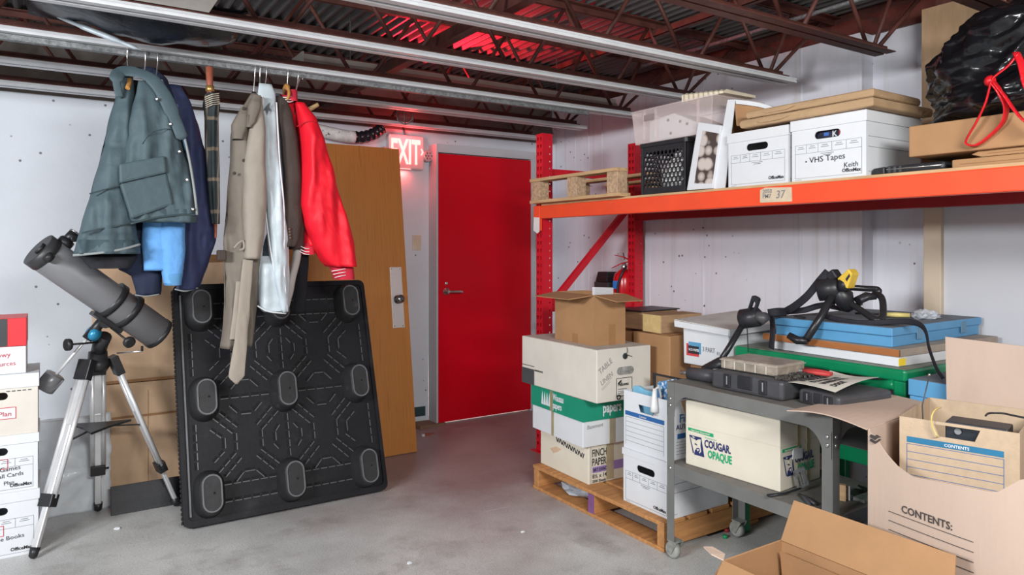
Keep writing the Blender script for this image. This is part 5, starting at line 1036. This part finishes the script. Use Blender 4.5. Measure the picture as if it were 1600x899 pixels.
for c in range(3):
    for r in range(2): dash([(cx[c] if c == 1 else (cx[c]-.055 if c == 0 else cx[c]+.055), cz[r]+.12, 0), (cx[c] if c == 1 else (cx[c]-.055 if c == 0 else cx[c]+.055), cz[r+1]-.12, 0)])
for r in range(2):
    for c in range(2):
        x0, x1, z0, z1 = cx[c], cx[c+1], cz[r], cz[r+1]; w, h = x1-x0, z1-z0
        def P(a, b): return (x0+w*a, z0+h*b, 0)
        for fl_x in (0, 1):
            X = (lambda a: a) if not fl_x else (lambda a: 1-a)
            dash([P(X(.10), .36), P(X(.17), .44), P(X(.17), .56), P(X(.10), .64)] if (c == 0) != (not fl_x) else [P(X(.06), .32), P(X(.20), .43), P(X(.20), .57), P(X(.06), .68)])
            dash([P(X(.10), .20), P(X(.34), .40), P(X(.34), .60), P(X(.10), .80)]); dash([P(X(.16), .14), P(X(.44), .40), P(X(.44), .60), P(X(.16), .86)]) if False else None
            dash([P(X(.18), .15), P(X(.49 if False else .40), .34)])
            dash([P(X(.18), .85), P(X(.40), .66)])
        for fz in (0, 1):
            Z = (lambda b: b) if not fz else (lambda b: 1-b)
            dash([P(.30, Z(.08)), P(.42, Z(.19)), P(.58, Z(.19)), P(.70, Z(.08))])
m1, m2 = MB(), MB()
for a, b in slots:
    d = (b-a).normalized(); n_ = V((-d.y, d.x, 0))
    def W3(p, y): return V((p.x, y, p.y))
    m1.prism([W3(a+n_*.0072, -.0003), W3(b+n_*.0072, -.0003), W3(b-n_*.0072, -.0003), W3(a-n_*.0072, -.0003)], (0, -.0012, 0))
    lo = n_ if n_.y < 0 or (abs(n_.y) < .3 and n_.x > 0) else -n_
    m2.prism([W3(a+lo*.0072, -.0003), W3(b+lo*.0072, -.0003), W3(b+lo*.0122, -.0003), W3(a+lo*.0122, -.0003)], (0, -.004, 0))
m1.build('slots', M('slot_black', (.004, .004, .005), .8), t, kind='stuff'); m2.build('slot_lips', M('slot_lip', (.085, .085, .092), .35, 0, .2, 20), t, kind='stuff')
for r in range(3):
    for c in range(3):
        rings = []
        for w, h, y in ((.150, .235, 0), (.140, .225, -.03), (.118, .205, -.075), (.105, .192, -.092), (.098, .186, -.096)):
            rings.append([(cx[c]+a, y, cz[r]+b) for a, b in stadium(0, 0, w, h, 9)])
        ft = MB().rings(rings, False, True, True).build('foot', PFOOT, t)
        m = MB().plate((cx[c], -.1005, cz[r]), (1, 0, 0), (0, 0, 1), stadium(0, 0, .094, .182, 9), [stadium(0, 0, .080, .168, 9)], .006); m.build('foot_rim', PEDGE, ft, fix=False)
        MB().lathe((cx[c]+.01, -.0963, cz[r]), (0, -1, 0), [(0, .006), (.0006, .006)], 8).build('drain_hole', MATS['slot_black'], ft)
# ---------------------------------------------------------------- loose wooden door
DT = -math.atan2(.30, 2.10)
t = thing('oak_door', 'loose oak veneer door leaning by the exit sign with a steel lock plate', 'door', (1.19, 4.402, .004)); t.rotation_euler = (DT, 0, 0)
OAK = M('oak_veneer', (.50, .20, .045), .42, 0, .16, 4, .05, 60, stretch=(16, 16, .55), dirt=((.34, .125, .026), 4, .52, .68))
MB().box(0, .90, 0, .045, 0, 2.115).build('door_leaf', OAK, t, bevel=.002)
pl_ = MB().box(.775, .862, -.003, 0, .845, 1.265).build('lock_plate', M('pale_steel', (.72, .70, .70), .35, .4, .04), t, bevel=.001)
for a in (.787, .85):
    for b in (.857, 1.253): MB().lathe((a, -.003, b), (0, -1, 0), [(0, .005), (.0015, .004)], 8).build('plate_screw', CHROME, pl_)
MB().lathe((.820, -.003, 1.04), (0, -1, 0), [(0, .030), (.006, .030), (.010, .014), (.03, .014), (.036, .026), (.055, .029), (.066, .022), (.068, .008)], 24).build('knob', M('dark_chrome', (.22, .22, .23), .22, .85), t)
t = thing('wood_offcut', 'small brown wood offcut on the floor at the foot of the door frame', 'offcut', (2.36, 4.92, 0), rad(12)); MB().prism([(0, 0, 0), (.26, 0, 0), (.26, 0, .012), (0, 0, .03)], (0, .16, 0)).build('offcut', M('dark_offcut', (.22, .13, .085), .8, 0, .2, 8, stretch=(1, 8, 8)), t)
p = onz(672, 680, 0); t = thing('door_wedge', 'reddish wooden wedge with a white tip on the floor by the loose door', 'wedge', p, rad(20)); MB().prism([(-.05, 0, 0), (.06, 0, 0), (-.05, 0, .018)], (0, .03, 0)).build('wedge', M('red_brown_wood', (.30, .09, .05), .7), t); MB().box(-.065, -.05, .005, .025, 0, .016).build('white_tip', BOXWHITE, t)
# ---------------------------------------------------------------- coats on the rail
def loft_rows(rows, y0, dep, seed, amp=.018, N=56, K=54, fx=11., quilt=0., flat=.75, hem=True, lean=0., origin=None, edge=.004):
    vs = [r[0] for r in rows]
    def at(f):
        v = vs[0]+(vs[-1]-vs[0])*f; i = 0
        while i < len(rows)-2 and v > rows[i+1][0]: i += 1
        a, b, c, d = rows[max(i-1, 0)], rows[i], rows[i+1], rows[min(i+2, len(rows)-1)]; tt = (v-b[0])/(c[0]-b[0])
        g = lambda r, k: r[k] if k < len(r) else 1.
        cr = lambda k: g(b, k)+(g(c, k)-g(b, k))*(tt*tt*(3-2*tt)*.35+tt*.65)
        return v, cr(1), cr(2), cr(3)
    rings = []
    for k in range(K+1):
        f = k/K; v, u0, u1, ds = at(f); yy = y0+lean*f
        A, B = ony(u0, v, yy), ony(u1, v, yy); z = A.z; xc, hw = (A.x+B.x)/2, (B.x-A.x)/2; r = []
        dd = dep*ds*min(1, .35+f*3)
        for j in range(N):
            a = 2*PI*j/N; ca, sa = math.cos(a), math.sin(a)
            x = xc+hw*math.copysign(abs(ca)**flat, ca); y = yy+dd*math.copysign(abs(sa)**flat, sa)
            amt = amp*min(1, f*2.5+.15)
            w = noise.noise(V((x*fx, z*1.3, seed)))*1.1+.55*noise.noise(V((x*fx*2.3, z*3.1, seed+9)))+.25*noise.noise(V((x*31, z*22, seed+4)))
            if quilt: w += quilt*(abs(math.sin(PI*(z-.04)/.20))**.5-.7)
            y -= amt*w*(1 if sa < 0 else -.6); x += edge*noise.noise(V((z*9, seed, sa)))
            r.append((x, y, z))
        rings.append(r)
    if hem:
        last = rings[-1]; c = sum((V(p) for p in last), V())/N
        rings.append([tuple(V(p)*.96+c*.04+V((0, 0, .002))) for p in last]); rings.append([tuple(V(p)*.88+c*.12+V((0, 0, .06))) for p in last])
    return MB().rings(rings, True, True, True)
def surf(rows, y0, dep, seed, mat, name, parent, **k):
    return loft_rows(rows, y0, dep, seed, **k).build(name, mat, parent, origin=parent.location)
def hung(name, label, cat, u, v=98, y=3.695, z=2.24): 
    p = ony(u, v, y); return thing(name, label, cat, (p.x, y, z))
def hook(u, y, label, shoulder=None, mat=None, reach=.0, drop=.16):
    x = ony(u, 100, y).x; t = thing('coat_hanger', label, 'hanger', (x, 3.695, 2.262), 0, 'coat hangers')
    pts = [(0, .030, .035), (0, .012, .058), (0, -.012, .058), (0, -.030, .035), (0, -.024, -.01), (0, -.012+reach*.5, -.05), (0, reach, -drop+.06)]
    MB().tube(smooth_path(pts, 5), .0028, 6).build('hook', CHROME, t)
    if shoulder: MB().tube(smooth_path([(.01, reach+shoulder*.25, -drop-.02), (0, reach+.05, -drop+.02), (0, reach, -drop+.06), (0, reach-.05, -drop+.02), (-.01, reach-shoulder*.25, -drop-.02)], 5), [.010]*8+[.016]*5+[.010]*8, 10, True, .8).build('shoulder_bar', mat, t)
    return t
HW = M('varnished_hanger_wood', (.46, .22, .06), .35, 0, .15, 10, stretch=(1, 6, 6))
def cloth(name, col, rough=.75, var=.1, bump=.12, bs=260, **k): return M(name, col, rough, 0, var, 9, bump, bs, .25, **k)
TEAL = cloth('grey_teal_nylon', (.062, .092, .106), .6, .12, .45, 20)
TEALD = cloth('dark_teal_nylon', (.035, .055, .062), .5)
LIN = cloth('black_plaid_lining', (.018, .018, .022), .9, .5)
NAVYC = cloth('navy_cloth', (.042, .052, .125), .65, .12, .2, 40)
DNAVY = cloth('dark_navy_cloth', (.018, .024, .05), .8, .2, .2, 60)
BLUEF = cloth('light_blue_fleece', (.13, .33, .66), .9, .07, .3, 60)
TRENCH = cloth('taupe_trench_cloth', (.175, .148, .122), .7, .08, .15, 60)
TRENCHL = cloth('light_beige_cloth', (.31, .265, .222), .7, .06, .15, 60)
SILVER = cloth('silver_lining_satin', (.50, .56, .60), .32, .12, .3, 18)
GREYBL = cloth('grey_blue_knit', (.10, .125, .16), .9, .35, .4, 180)
BROWNW = cloth('dark_brown_wool', (.062, .046, .040), .85, .1, .3, 120)
SATIN = cloth('red_satin', (.80, .012, .028), .5, .05, .25, 14)
KNITR = cloth('red_rib_knit', (.55, .025, .05), .8, .1)
KNITW = cloth('white_knit', (.78, .74, .74), .8, .05)
PIPE = cloth('pale_grey_piping', (.24, .26, .26), .6)
def edge_line(t, pts, y, r, mat, name): return MB().tube(smooth_path([ony(u, v, yy)-V(t.location) for u, v, yy in [(p[0], p[1], p[2] if len(p) > 2 else y) for p in pts]], 5), r, 6).build(name, mat, t)
# grey teal padded parka
t = hung('padded_parka', 'grey-teal padded parka with a large chest pocket, leftmost coat on the rail', 'coat', 210)
surf([(112, 184, 208, .7), (150, 180, 210), (200, 167, 206), (250, 155, 205), (300, 142, 207), (350, 128, 213), (388, 117, 219), (397, 114, 219)], 3.60, .085, 1.3, TEAL, 'back_half', t, amp=.042, quilt=.5, fx=13)
surf([(126, 216, 252, .6), (140, 213, 258), (170, 205, 268), (210, 198, 284), (260, 191, 297), (300, 193, 303), (335, 199, 307), (347, 204, 307)], 3.54, .06, 4.2, TEAL, 'front_half', t, amp=.034, fx=12)
MB().tube(smooth_path([ony(u, v, y)-V(t.location) for u, v, y in ((187, 152, 3.53), (182, 124, 3.52), (190, 112, 3.55), (214, 113, 3.54), (238, 124, 3.50), (256, 148, 3.485), (271, 180, 3.475), (286, 218, 3.47))], 6), [.016]*6+[.028]*6+[.030]*6+[.026]*6+[.030]*6+[.032]*6+[.026]*6+[.012], 14, True, .26, up=(0, 1, 0)).build('collar', TEAL, t)
surf([(125, 203, 226), (180, 200, 222), (240, 196, 214)], 3.63, .03, 5.6, LIN, 'lining', t, amp=.008)
surf([(396, 118, 216), (408, 130, 212), (420, 140, 205)], 3.64, .05, 5.1, LIN, 'hem_lining', t, amp=.01)
po_ = [(186, 256), (258, 243), (261, 270), (187, 287)]
def patch(t, px_, y, th, mat, name, bev=.004): return MB().prism([ony(u, v, y)-V(t.location) for u, v in px_], (0, th, 0)).build(name, mat, t, bevel=bev)
patch(t, [(187, 287), (261, 270), (272, 320), (205, 343)], 3.474, .03, TEAL, 'pocket', .011); patch(t, po_, 3.466, .03, TEAL, 'pocket_flap', .009)
edge_line(t, [(114, 399, 3.52), (150, 396, 3.51), (190, 390, 3.51), (219, 382, 3.53)], 3.5, .006, PIPE, 'hem_piping'); edge_line(t, [(204, 350, 3.48), (240, 341, 3.475), (280, 336, 3.475), (307, 336, 3.48)], 3.5, .005, TEALD, 'hem_piping')
edge_line(t, [(252, 125, 3.50), (268, 160, 3.485), (284, 200, 3.475), (296, 250, 3.475), (304, 300, 3.475), (308, 336, 3.478)], 3.5, .006, PIPE, 'zipper'); edge_line(t, [(206, 292, 3.465), (214, 320, 3.47), (222, 342, 3.48)], 3.5, .003, TEALD, 'seam') if False else None
for u, v in ((245, 155), (266, 194), (280, 237), (292, 281), (301, 327)): MB().lathe(ony(u, v, 3.468)-V(t.location), (0, -1, 0), [(0, .007), (.006, .007), (.008, .003)], 10).build('snap', CHROME, t)
edge_line(t, [(140, 303, 3.52), (165, 296, 3.51), (190, 290, 3.515), (208, 287, 3.53)], 3.5, .0035, TEALD, 'quilt_seam'); edge_line(t, [(128, 364, 3.515), (155, 358, 3.51), (190, 352, 3.51), (212, 346, 3.53)], 3.5, .0035, TEALD, 'quilt_seam')
edge_line(t, [(222, 225, 3.475), (236, 208, 3.472), (255, 202, 3.47), (272, 202, 3.472)], 3.5, .0018, TEALD, 'yoke_seam')
# light blue fleece, navy garments
t = hung('fleece_jacket', 'light blue fleece showing below the hem of the grey-teal parka', 'jacket', 240); surf([(160, 245, 278, .7), (240, 238, 290), (330, 226, 290), (380, 221, 288), (420, 224, 286), (423, 224, 286)], 3.655, .045, 7.7, BLUEF, 'body', t, amp=.012); surf([(330, 248, 289), (390, 250, 289), (425, 253, 286), (444, 256, 283)], 3.63, .045, 3.1, BLUEF, 'sleeve', t, amp=.008); surf([(424, 253, 286), (446, 257, 283)], 3.63, .048, 3.4, cloth('blue_cuff', (.10, .27, .5), .8), 'cuff', t, amp=.003)
t = hung('dark_navy_jacket', 'dark navy jacket with a pale hem between parka and cartons', 'jacket', 225); surf([(190, 225, 250, .7), (300, 205, 252), (390, 188, 255), (425, 186, 252), (428, 205, 254), (455, 211, 252), (462, 212, 250)], 3.735, .045, 8.8, DNAVY, 'body', t, amp=.015); edge_line(t, [(211, 461, 3.69), (228, 463, 3.685), (249, 460, 3.69)], 3.7, .003, PIPE, 'hem_trim')
t = hung('navy_coat', 'long navy blue coat hanging just left of the umbrella', 'coat', 265); surf([(132, 262, 284, .7), (160, 264, 298), (200, 268, 312), (260, 280, 326), (320, 284, 334), (375, 284, 337), (410, 282, 326), (440, 280, 315), (452, 275, 310)], 3.78, .07, 6.1, NAVYC, 'body', t, amp=.045, fx=11); edge_line(t, [(273, 452, 3.71), (290, 455, 3.70), (309, 450, 3.71)], 3.7, .004, PIPE, 'hem_trim')
t2 = hung('black_jacket', 'black jacket collar and shoulders behind the parka collar', 'jacket', 237); surf([(104, 222, 244, .6), (120, 222, 262), (150, 230, 272), (250, 240, 285), (330, 235, 288)], 3.74, .05, 2.9, DNAVY, 'body', t2, amp=.01)
# umbrella
PL = bpy.data.materials.new('umbrella_plaid'); PL.use_nodes = True; n = PL.node_tree.nodes; L = PL.node_tree.links; tc = n.new('ShaderNodeTexCoord'); src = None
for dirn, sc in (('Z', 2.1), ('X', 6.0)):
    wv = n.new('ShaderNodeTexWave'); wv.bands_direction = dirn; wv.inputs['Scale'].default_value = sc; wv.inputs['Distortion'].default_value = 1.2; L.new(tc.outputs['Object'], wv.inputs['Vector']); rp = n.new('ShaderNodeValToRGB'); rp.color_ramp.elements[0].position = .955; rp.color_ramp.elements[0].color = (0, 0, 0, 1); rp.color_ramp.elements[1].position = .985; rp.color_ramp.elements[1].color = (.8, .8, .8, 1); L.new(wv.outputs['Fac'], rp.inputs[0])
    mx = n.new('ShaderNodeMix'); mx.data_type = 'RGBA'; L.new(rp.outputs[0], mx.inputs[0]); mx.inputs[6].default_value = (.022, .032, .036, 1); mx.inputs[7].default_value = (.24, .18, .13, 1)
    if src: L.new(src, mx.inputs[6])
    src = mx.outputs[2]
L.new(src, n['Principled BSDF'].inputs['Base Color']); n['Principled BSDF'].inputs['Roughness'].default_value = .7
t = hung('folded_umbrella', 'folded plaid umbrella with a wooden handle hanging from the rail', 'umbrella', 328); L0 = V(t.location); yu = 3.66
def uq(u, v): return ony(u, v, yu)-L0
MB().tube([uq(328, 93), uq(328, 86), uq(331, 80)], .004, 6).build('cord_loop', BLACKPL, t); MB().lathe(uq(327, 104), uq(328, 142)-uq(327, 104), [(0, .012), (.004, .017), (.10, .015), (.13, .014), (.14, .010)], 14).build('handle', M('umbrella_handle_wood', (.30, .085, .05), .4, 0, .15, 20), t); MB().lathe(uq(328, 134), (0, 0, -1), [(0, .018), (.025, .020), (.03, .014)], 14).build('collar', M('brass', (.50, .30, .10), .35, .7), t)
rs = []; prof = [(142, 326, 333, .8), (150, 321, 337, 1), (166, 318, 343, 1), (172, 320, 341, 1), (185, 321, 340, 1), (230, 321, 341, 1), (280, 324, 343, 1), (320, 328, 343, 1), (350, 332, 343, 1)]
for k in range(41):
    v = 142+208*k/40; i = 0
    while i < len(prof)-2 and v > prof[i+1][0]: i += 1
    a, b = prof[i], prof[i+1]; q_ = (v-a[0])/(b[0]-a[0]); c = uq((a[1]+a[2])/2*(1-q_)+(b[1]+b[2])/2*q_, v); e = uq(a[2]*(1-q_)+b[2]*q_, v); R_ = (e-c).length
    rs.append([c+V((R_*(1+.16*math.sin(6*j*2*PI/36+v*.02))*math.cos(2*PI*j/36), R_*(1+.16*math.sin(6*j*2*PI/36+v*.02))*math.sin(2*PI*j/36), 0)) for j in range(36)])
MB().rings(rs, True, True, True).build('canopy', PL, t)
m = MB()
for k in range(6):
    v = 148+3.2*k; m.tube([uq(318+.3*k, v+6)+V((0, -.03, 0)), uq(329, v+2)+V((0, -.045, 0)), uq(340+.3*k, v)+V((0, -.03, 0))], .0022, 5)
m.build('frill_stripe', M('cream_stripe', (.55, .48, .38), .7), t, kind='stuff'); MB().lathe(uq(337, 331), (0, 0, -1), [(0, .012), (.02, .014), (.03, .012)], 10).build('strap_ring', MATS['brass'], t); MB().tube([uq(337, 345), uq(337, 372)], [.008, .005], 10).build('ferrule', MATS['umbrella_handle_wood'], t)
# trench coat
t = hung('trench_coat', 'taupe trench coat with a long hanging belt, right of the umbrella', 'coat', 395)
surf([(146, 392, 402, .5), (160, 384, 408, .8), (185, 367, 410), (215, 361, 412), (260, 359, 412), (320, 354, 412), (380, 349, 408), (420, 350, 404), (470, 351, 402), (520, 348, 396), (544, 344, 392)], 3.665, .07, 11.3, TRENCH, 'body', t, amp=.045, fx=13)
surf([(150, 395, 409, .6), (200, 388, 413), (260, 380, 414), (320, 379, 415), (370, 381, 412), (405, 380, 405)], 3.60, .055, 12.7, TRENCHL, 'sleeve', t, amp=.012)
surf([(148, 396, 408, .5), (165, 388, 408), (190, 384, 400), (200, 384, 391)], 3.575, .03, 13.7, TRENCH, 'collar', t, amp=.006)
surf([(168, 376, 386, .6), (195, 362, 388), (218, 363, 380)], 3.60, .035, 14.1, TRENCH, 'storm_flap', t, amp=.006)
surf([(405, 380, 396), (440, 376, 394), (480, 372, 391), (530, 366, 386), (590, 357, 382), (600, 367, 371)], 3.575, .008, 15.2, TRENCHL, 'belt', t, amp=.008, hem=False)
surf([(440, 369, 380), (490, 364, 374), (531, 358, 367)], 3.585, .008, 15.9, TRENCHL, 'belt_end', t, amp=.006, hem=False)
for u, v in ((381, 251), (366, 271), (381, 170)): MB().lathe(ony(u, v, 3.585)-V(t.location), (0, -1, 0), [(0, .008), (.006, .008), (.008, .004)], 10).build('button', BROWNW, t)
MB().tube(smooth_path([ony(u, v, 3.575)-V(t.location) for u, v in ((366, 388), (373, 380), (380, 377), (381, 388), (374, 391))], 5), .006, 8).build('belt_loop', TRENCHL, t); MB().box(-.02, .02, -.02, .02, -.025, .025).build('side_buckle', BROWNW, t, bevel=.006).location = ony(346, 399, 3.62)-V(t.location)
# silver lined coat, knit, blazer
t = hung('grey_knit_jacket', 'grey-blue knitted jacket between the silver coat and the brown blazer', 'jacket', 430); surf([(146, 428, 440, .6), (180, 429, 447), (260, 431, 448), (330, 430, 446), (385, 412, 444), (450, 405, 440), (478, 403, 436)], 3.715, .05, 16.4, GREYBL, 'body', t, amp=.015)
t = hung('silver_coat', 'coat turned to show its silvery white satin lining, beside the trench coat', 'coat', 412)
surf([(130, 404, 424, .6), (145, 402, 430, .8), (165, 407, 431), (190, 405, 432), (250, 409, 436), (320, 415, 442), (380, 420, 450), (430, 425, 452), (488, 437, 450)], 3.635, .04, 17.7, SILVER, 'lining_front', t, amp=.028, fx=16); surf([(400, 405, 432), (440, 403, 440), (480, 404, 447), (487, 410, 447)], 3.66, .045, 18.2, SILVER, 'hem_part', t, amp=.018)
edge_line(t, [(432, 160, 3.60), (437, 250, 3.59), (444, 330, 3.59), (444, 420, 3.59), (449, 487, 3.60)], 3.6, .004, BOXWHITE, 'edge_piping'); edge_line(t, [(404, 170, 3.61), (409, 250, 3.60), (416, 340, 3.60), (428, 420, 3.60), (445, 485, 3.60)], 3.6, .004, BOXWHITE, 'edge_piping'); edge_line(t, [(402, 478, 3.62), (420, 487, 3.61), (447, 490, 3.61)], 3.6, .004, BOXWHITE, 'hem_piping')
Face(t, ony(411, 173, 3.592)-V(t.location)).polys([[(0, .0), (.02, .03), (.035, .045), (.03, .02), (.045, .0), (.028, .008), (.02, -.02), (.014, .006)]], M('dark_emblem', (.08, .09, .10), .7), 'embroidered_emblem')
t = hung('brown_blazer', 'dark brown wool blazer between the grey knit and the red jacket', 'blazer', 440); surf([(150, 431, 446, .5), (175, 433, 456), (220, 440, 463), (280, 443, 470), (340, 440, 472), (375, 438, 468), (386, 438, 462)], 3.655, .05, 19.3, BROWNW, 'sleeve', t, amp=.012); surf([(150, 436, 448, .5), (220, 446, 464), (320, 450, 474), (390, 452, 474)], 3.70, .05, 19.9, BROWNW, 'body', t, amp=.012)
for k in range(4): MB().lathe(ony(452+.4*k, 358+4.6*k, 3.602)-V(t.location), (0, -1, 0), [(0, .006), (.005, .006), (.007, .003)], 10).build('cuff_button', M('horn_button', (.14, .08, .06), .4), t)
t = hung('grey_lined_coat', 'pale lining strip hanging between blazer and red jacket', 'coat', 448); surf([(360, 466, 473), (400, 458, 470), (450, 448, 459), (480, 446, 452)], 3.69, .02, 20.3, cloth('beige_lining', (.40, .38, .36), .5), 'lining', t, amp=.006)
t = hung('black_coat', 'thin black garment hanging below the red jacket hem', 'coat', 462); surf([(165, 455, 470, .5), (300, 462, 480), (400, 462, 481), (450, 462, 478), (490, 458, 476)], 3.765, .04, 21.2, cloth('black_wool', (.014, .014, .018), .9), 'body', t, amp=.012)
# red varsity jacket
t = hung('satin_jacket', 'bright red satin jacket with striped knit cuffs, rightmost on the rail', 'jacket', 452)
surf([(152, 440, 462, .6), (175, 448, 478), (195, 455, 494), (230, 464, 505), (280, 466, 512), (340, 468, 516), (385, 470, 500)], 3.735, .085, 22.2, SATIN, 'body', t, amp=.02, fx=8)
surf([(160, 462, 476, .6), (185, 466, 493), (230, 470, 508), (280, 470, 522), (320, 469, 532), (350, 475, 541), (380, 488, 549), (405, 502, 552), (417, 512, 552)], 3.64, .10, 23.1, SATIN, 'sleeve', t, amp=.036, fx=11)
surf([(148, 437, 462, .6), (154, 440, 463), (160, 447, 463)], 3.70, .06, 24, KNITR, 'collar', t, amp=.002)
surf([(414, 514, 549), (420, 518, 551), (437, 524, 552)], 3.64, .06, 25, KNITR, 'cuff', t, amp=.003); surf([(382, 468, 488), (398, 470, 490)], 3.72, .07, 26, KNITR, 'waistband', t, amp=.003)
for a in (0, 5, 10): edge_line(t, [(518+a*.5, 424+a, 3.60), (533, 421.5+a, 3.576), (551.5, 418+a, 3.60)], 3.6, .0022, KNITW, 'cuff_stripe'); edge_line(t, [(437+.8*a, 150.5+a*.7, 3.66), (448+a*.5, 152.5+a*.7, 3.638), (462, 149+a*.7, 3.66)], 3.6, .0022, KNITW, 'collar_stripe')
for a in (0, 5, 9): edge_line(t, [(468, 384+a, 3.66), (478, 388.5+a, 3.648), (488, 388+a, 3.66)], 3.6, .0022, KNITW, 'waist_stripe')
edge_line(t, [(464, 198, 3.60), (478, 191, 3.565), (496, 190, 3.56)], 3.6, .003, cloth('red_seam', (.45, .01, .02), .6), 'yoke_seam')
# hangers on the rail
hook(201, 3.60, 'wooden hanger under the grey-teal parka, its hook leftmost on the rail', .34, HW, -.08, .15)
hook(226, 3.70, 'dark hanger hook second from the left on the rail', .30, BLACKPL, .03); hook(245, 3.70, 'dark hanger hook third from the left, above the navy coat', .30, BLACKPL, .06)
hook(399, 3.66, 'wire hanger hook above the trench coat', .24, BLACKPL, .0); hook(407, 3.66, 'pale wire hanger hook above the silver coat', .2, BOXWHITE, -.03); hook(417, 3.66, 'wire hanger hook between the silver coat and the wooden hanger', .2, BLACKPL, .03)
hook(447, 3.70, 'light wooden hanger holding the red jacket', .22, HW, -.0, .10); hook(461, 3.72, 'dark hanger hook just right of the wooden red jacket hanger', .2, BLACKPL, .05)
MB().tube([ony(447, 125, 3.66)-V(bpy.data.objects['satin_jacket'].location), ony(447, 155, 3.655)-V(bpy.data.objects['satin_jacket'].location)], .001, 4) if False else None
t = thing('empty_hanger', 'empty wooden hanger end sticking out right of the red jacket', 'hanger', (1.14, 3.72, 2.12)); MB().tube([(-.06, .05, -.03), (.0, .0, .0), (.045, -.02, .03)], [.012, .013, .010], 10).build('shoulder_bar', M('pale_hanger_wood', (.50, .33, .16), .4), t); MB().tube(smooth_path([(-.06, .05, -.02), (-.06, .02, .10), (-.05, -.02, .16), (-.05, -.05, .165), (-.05, -.06, .14)], 4), .003, 6).build('hook', CHROME, t)
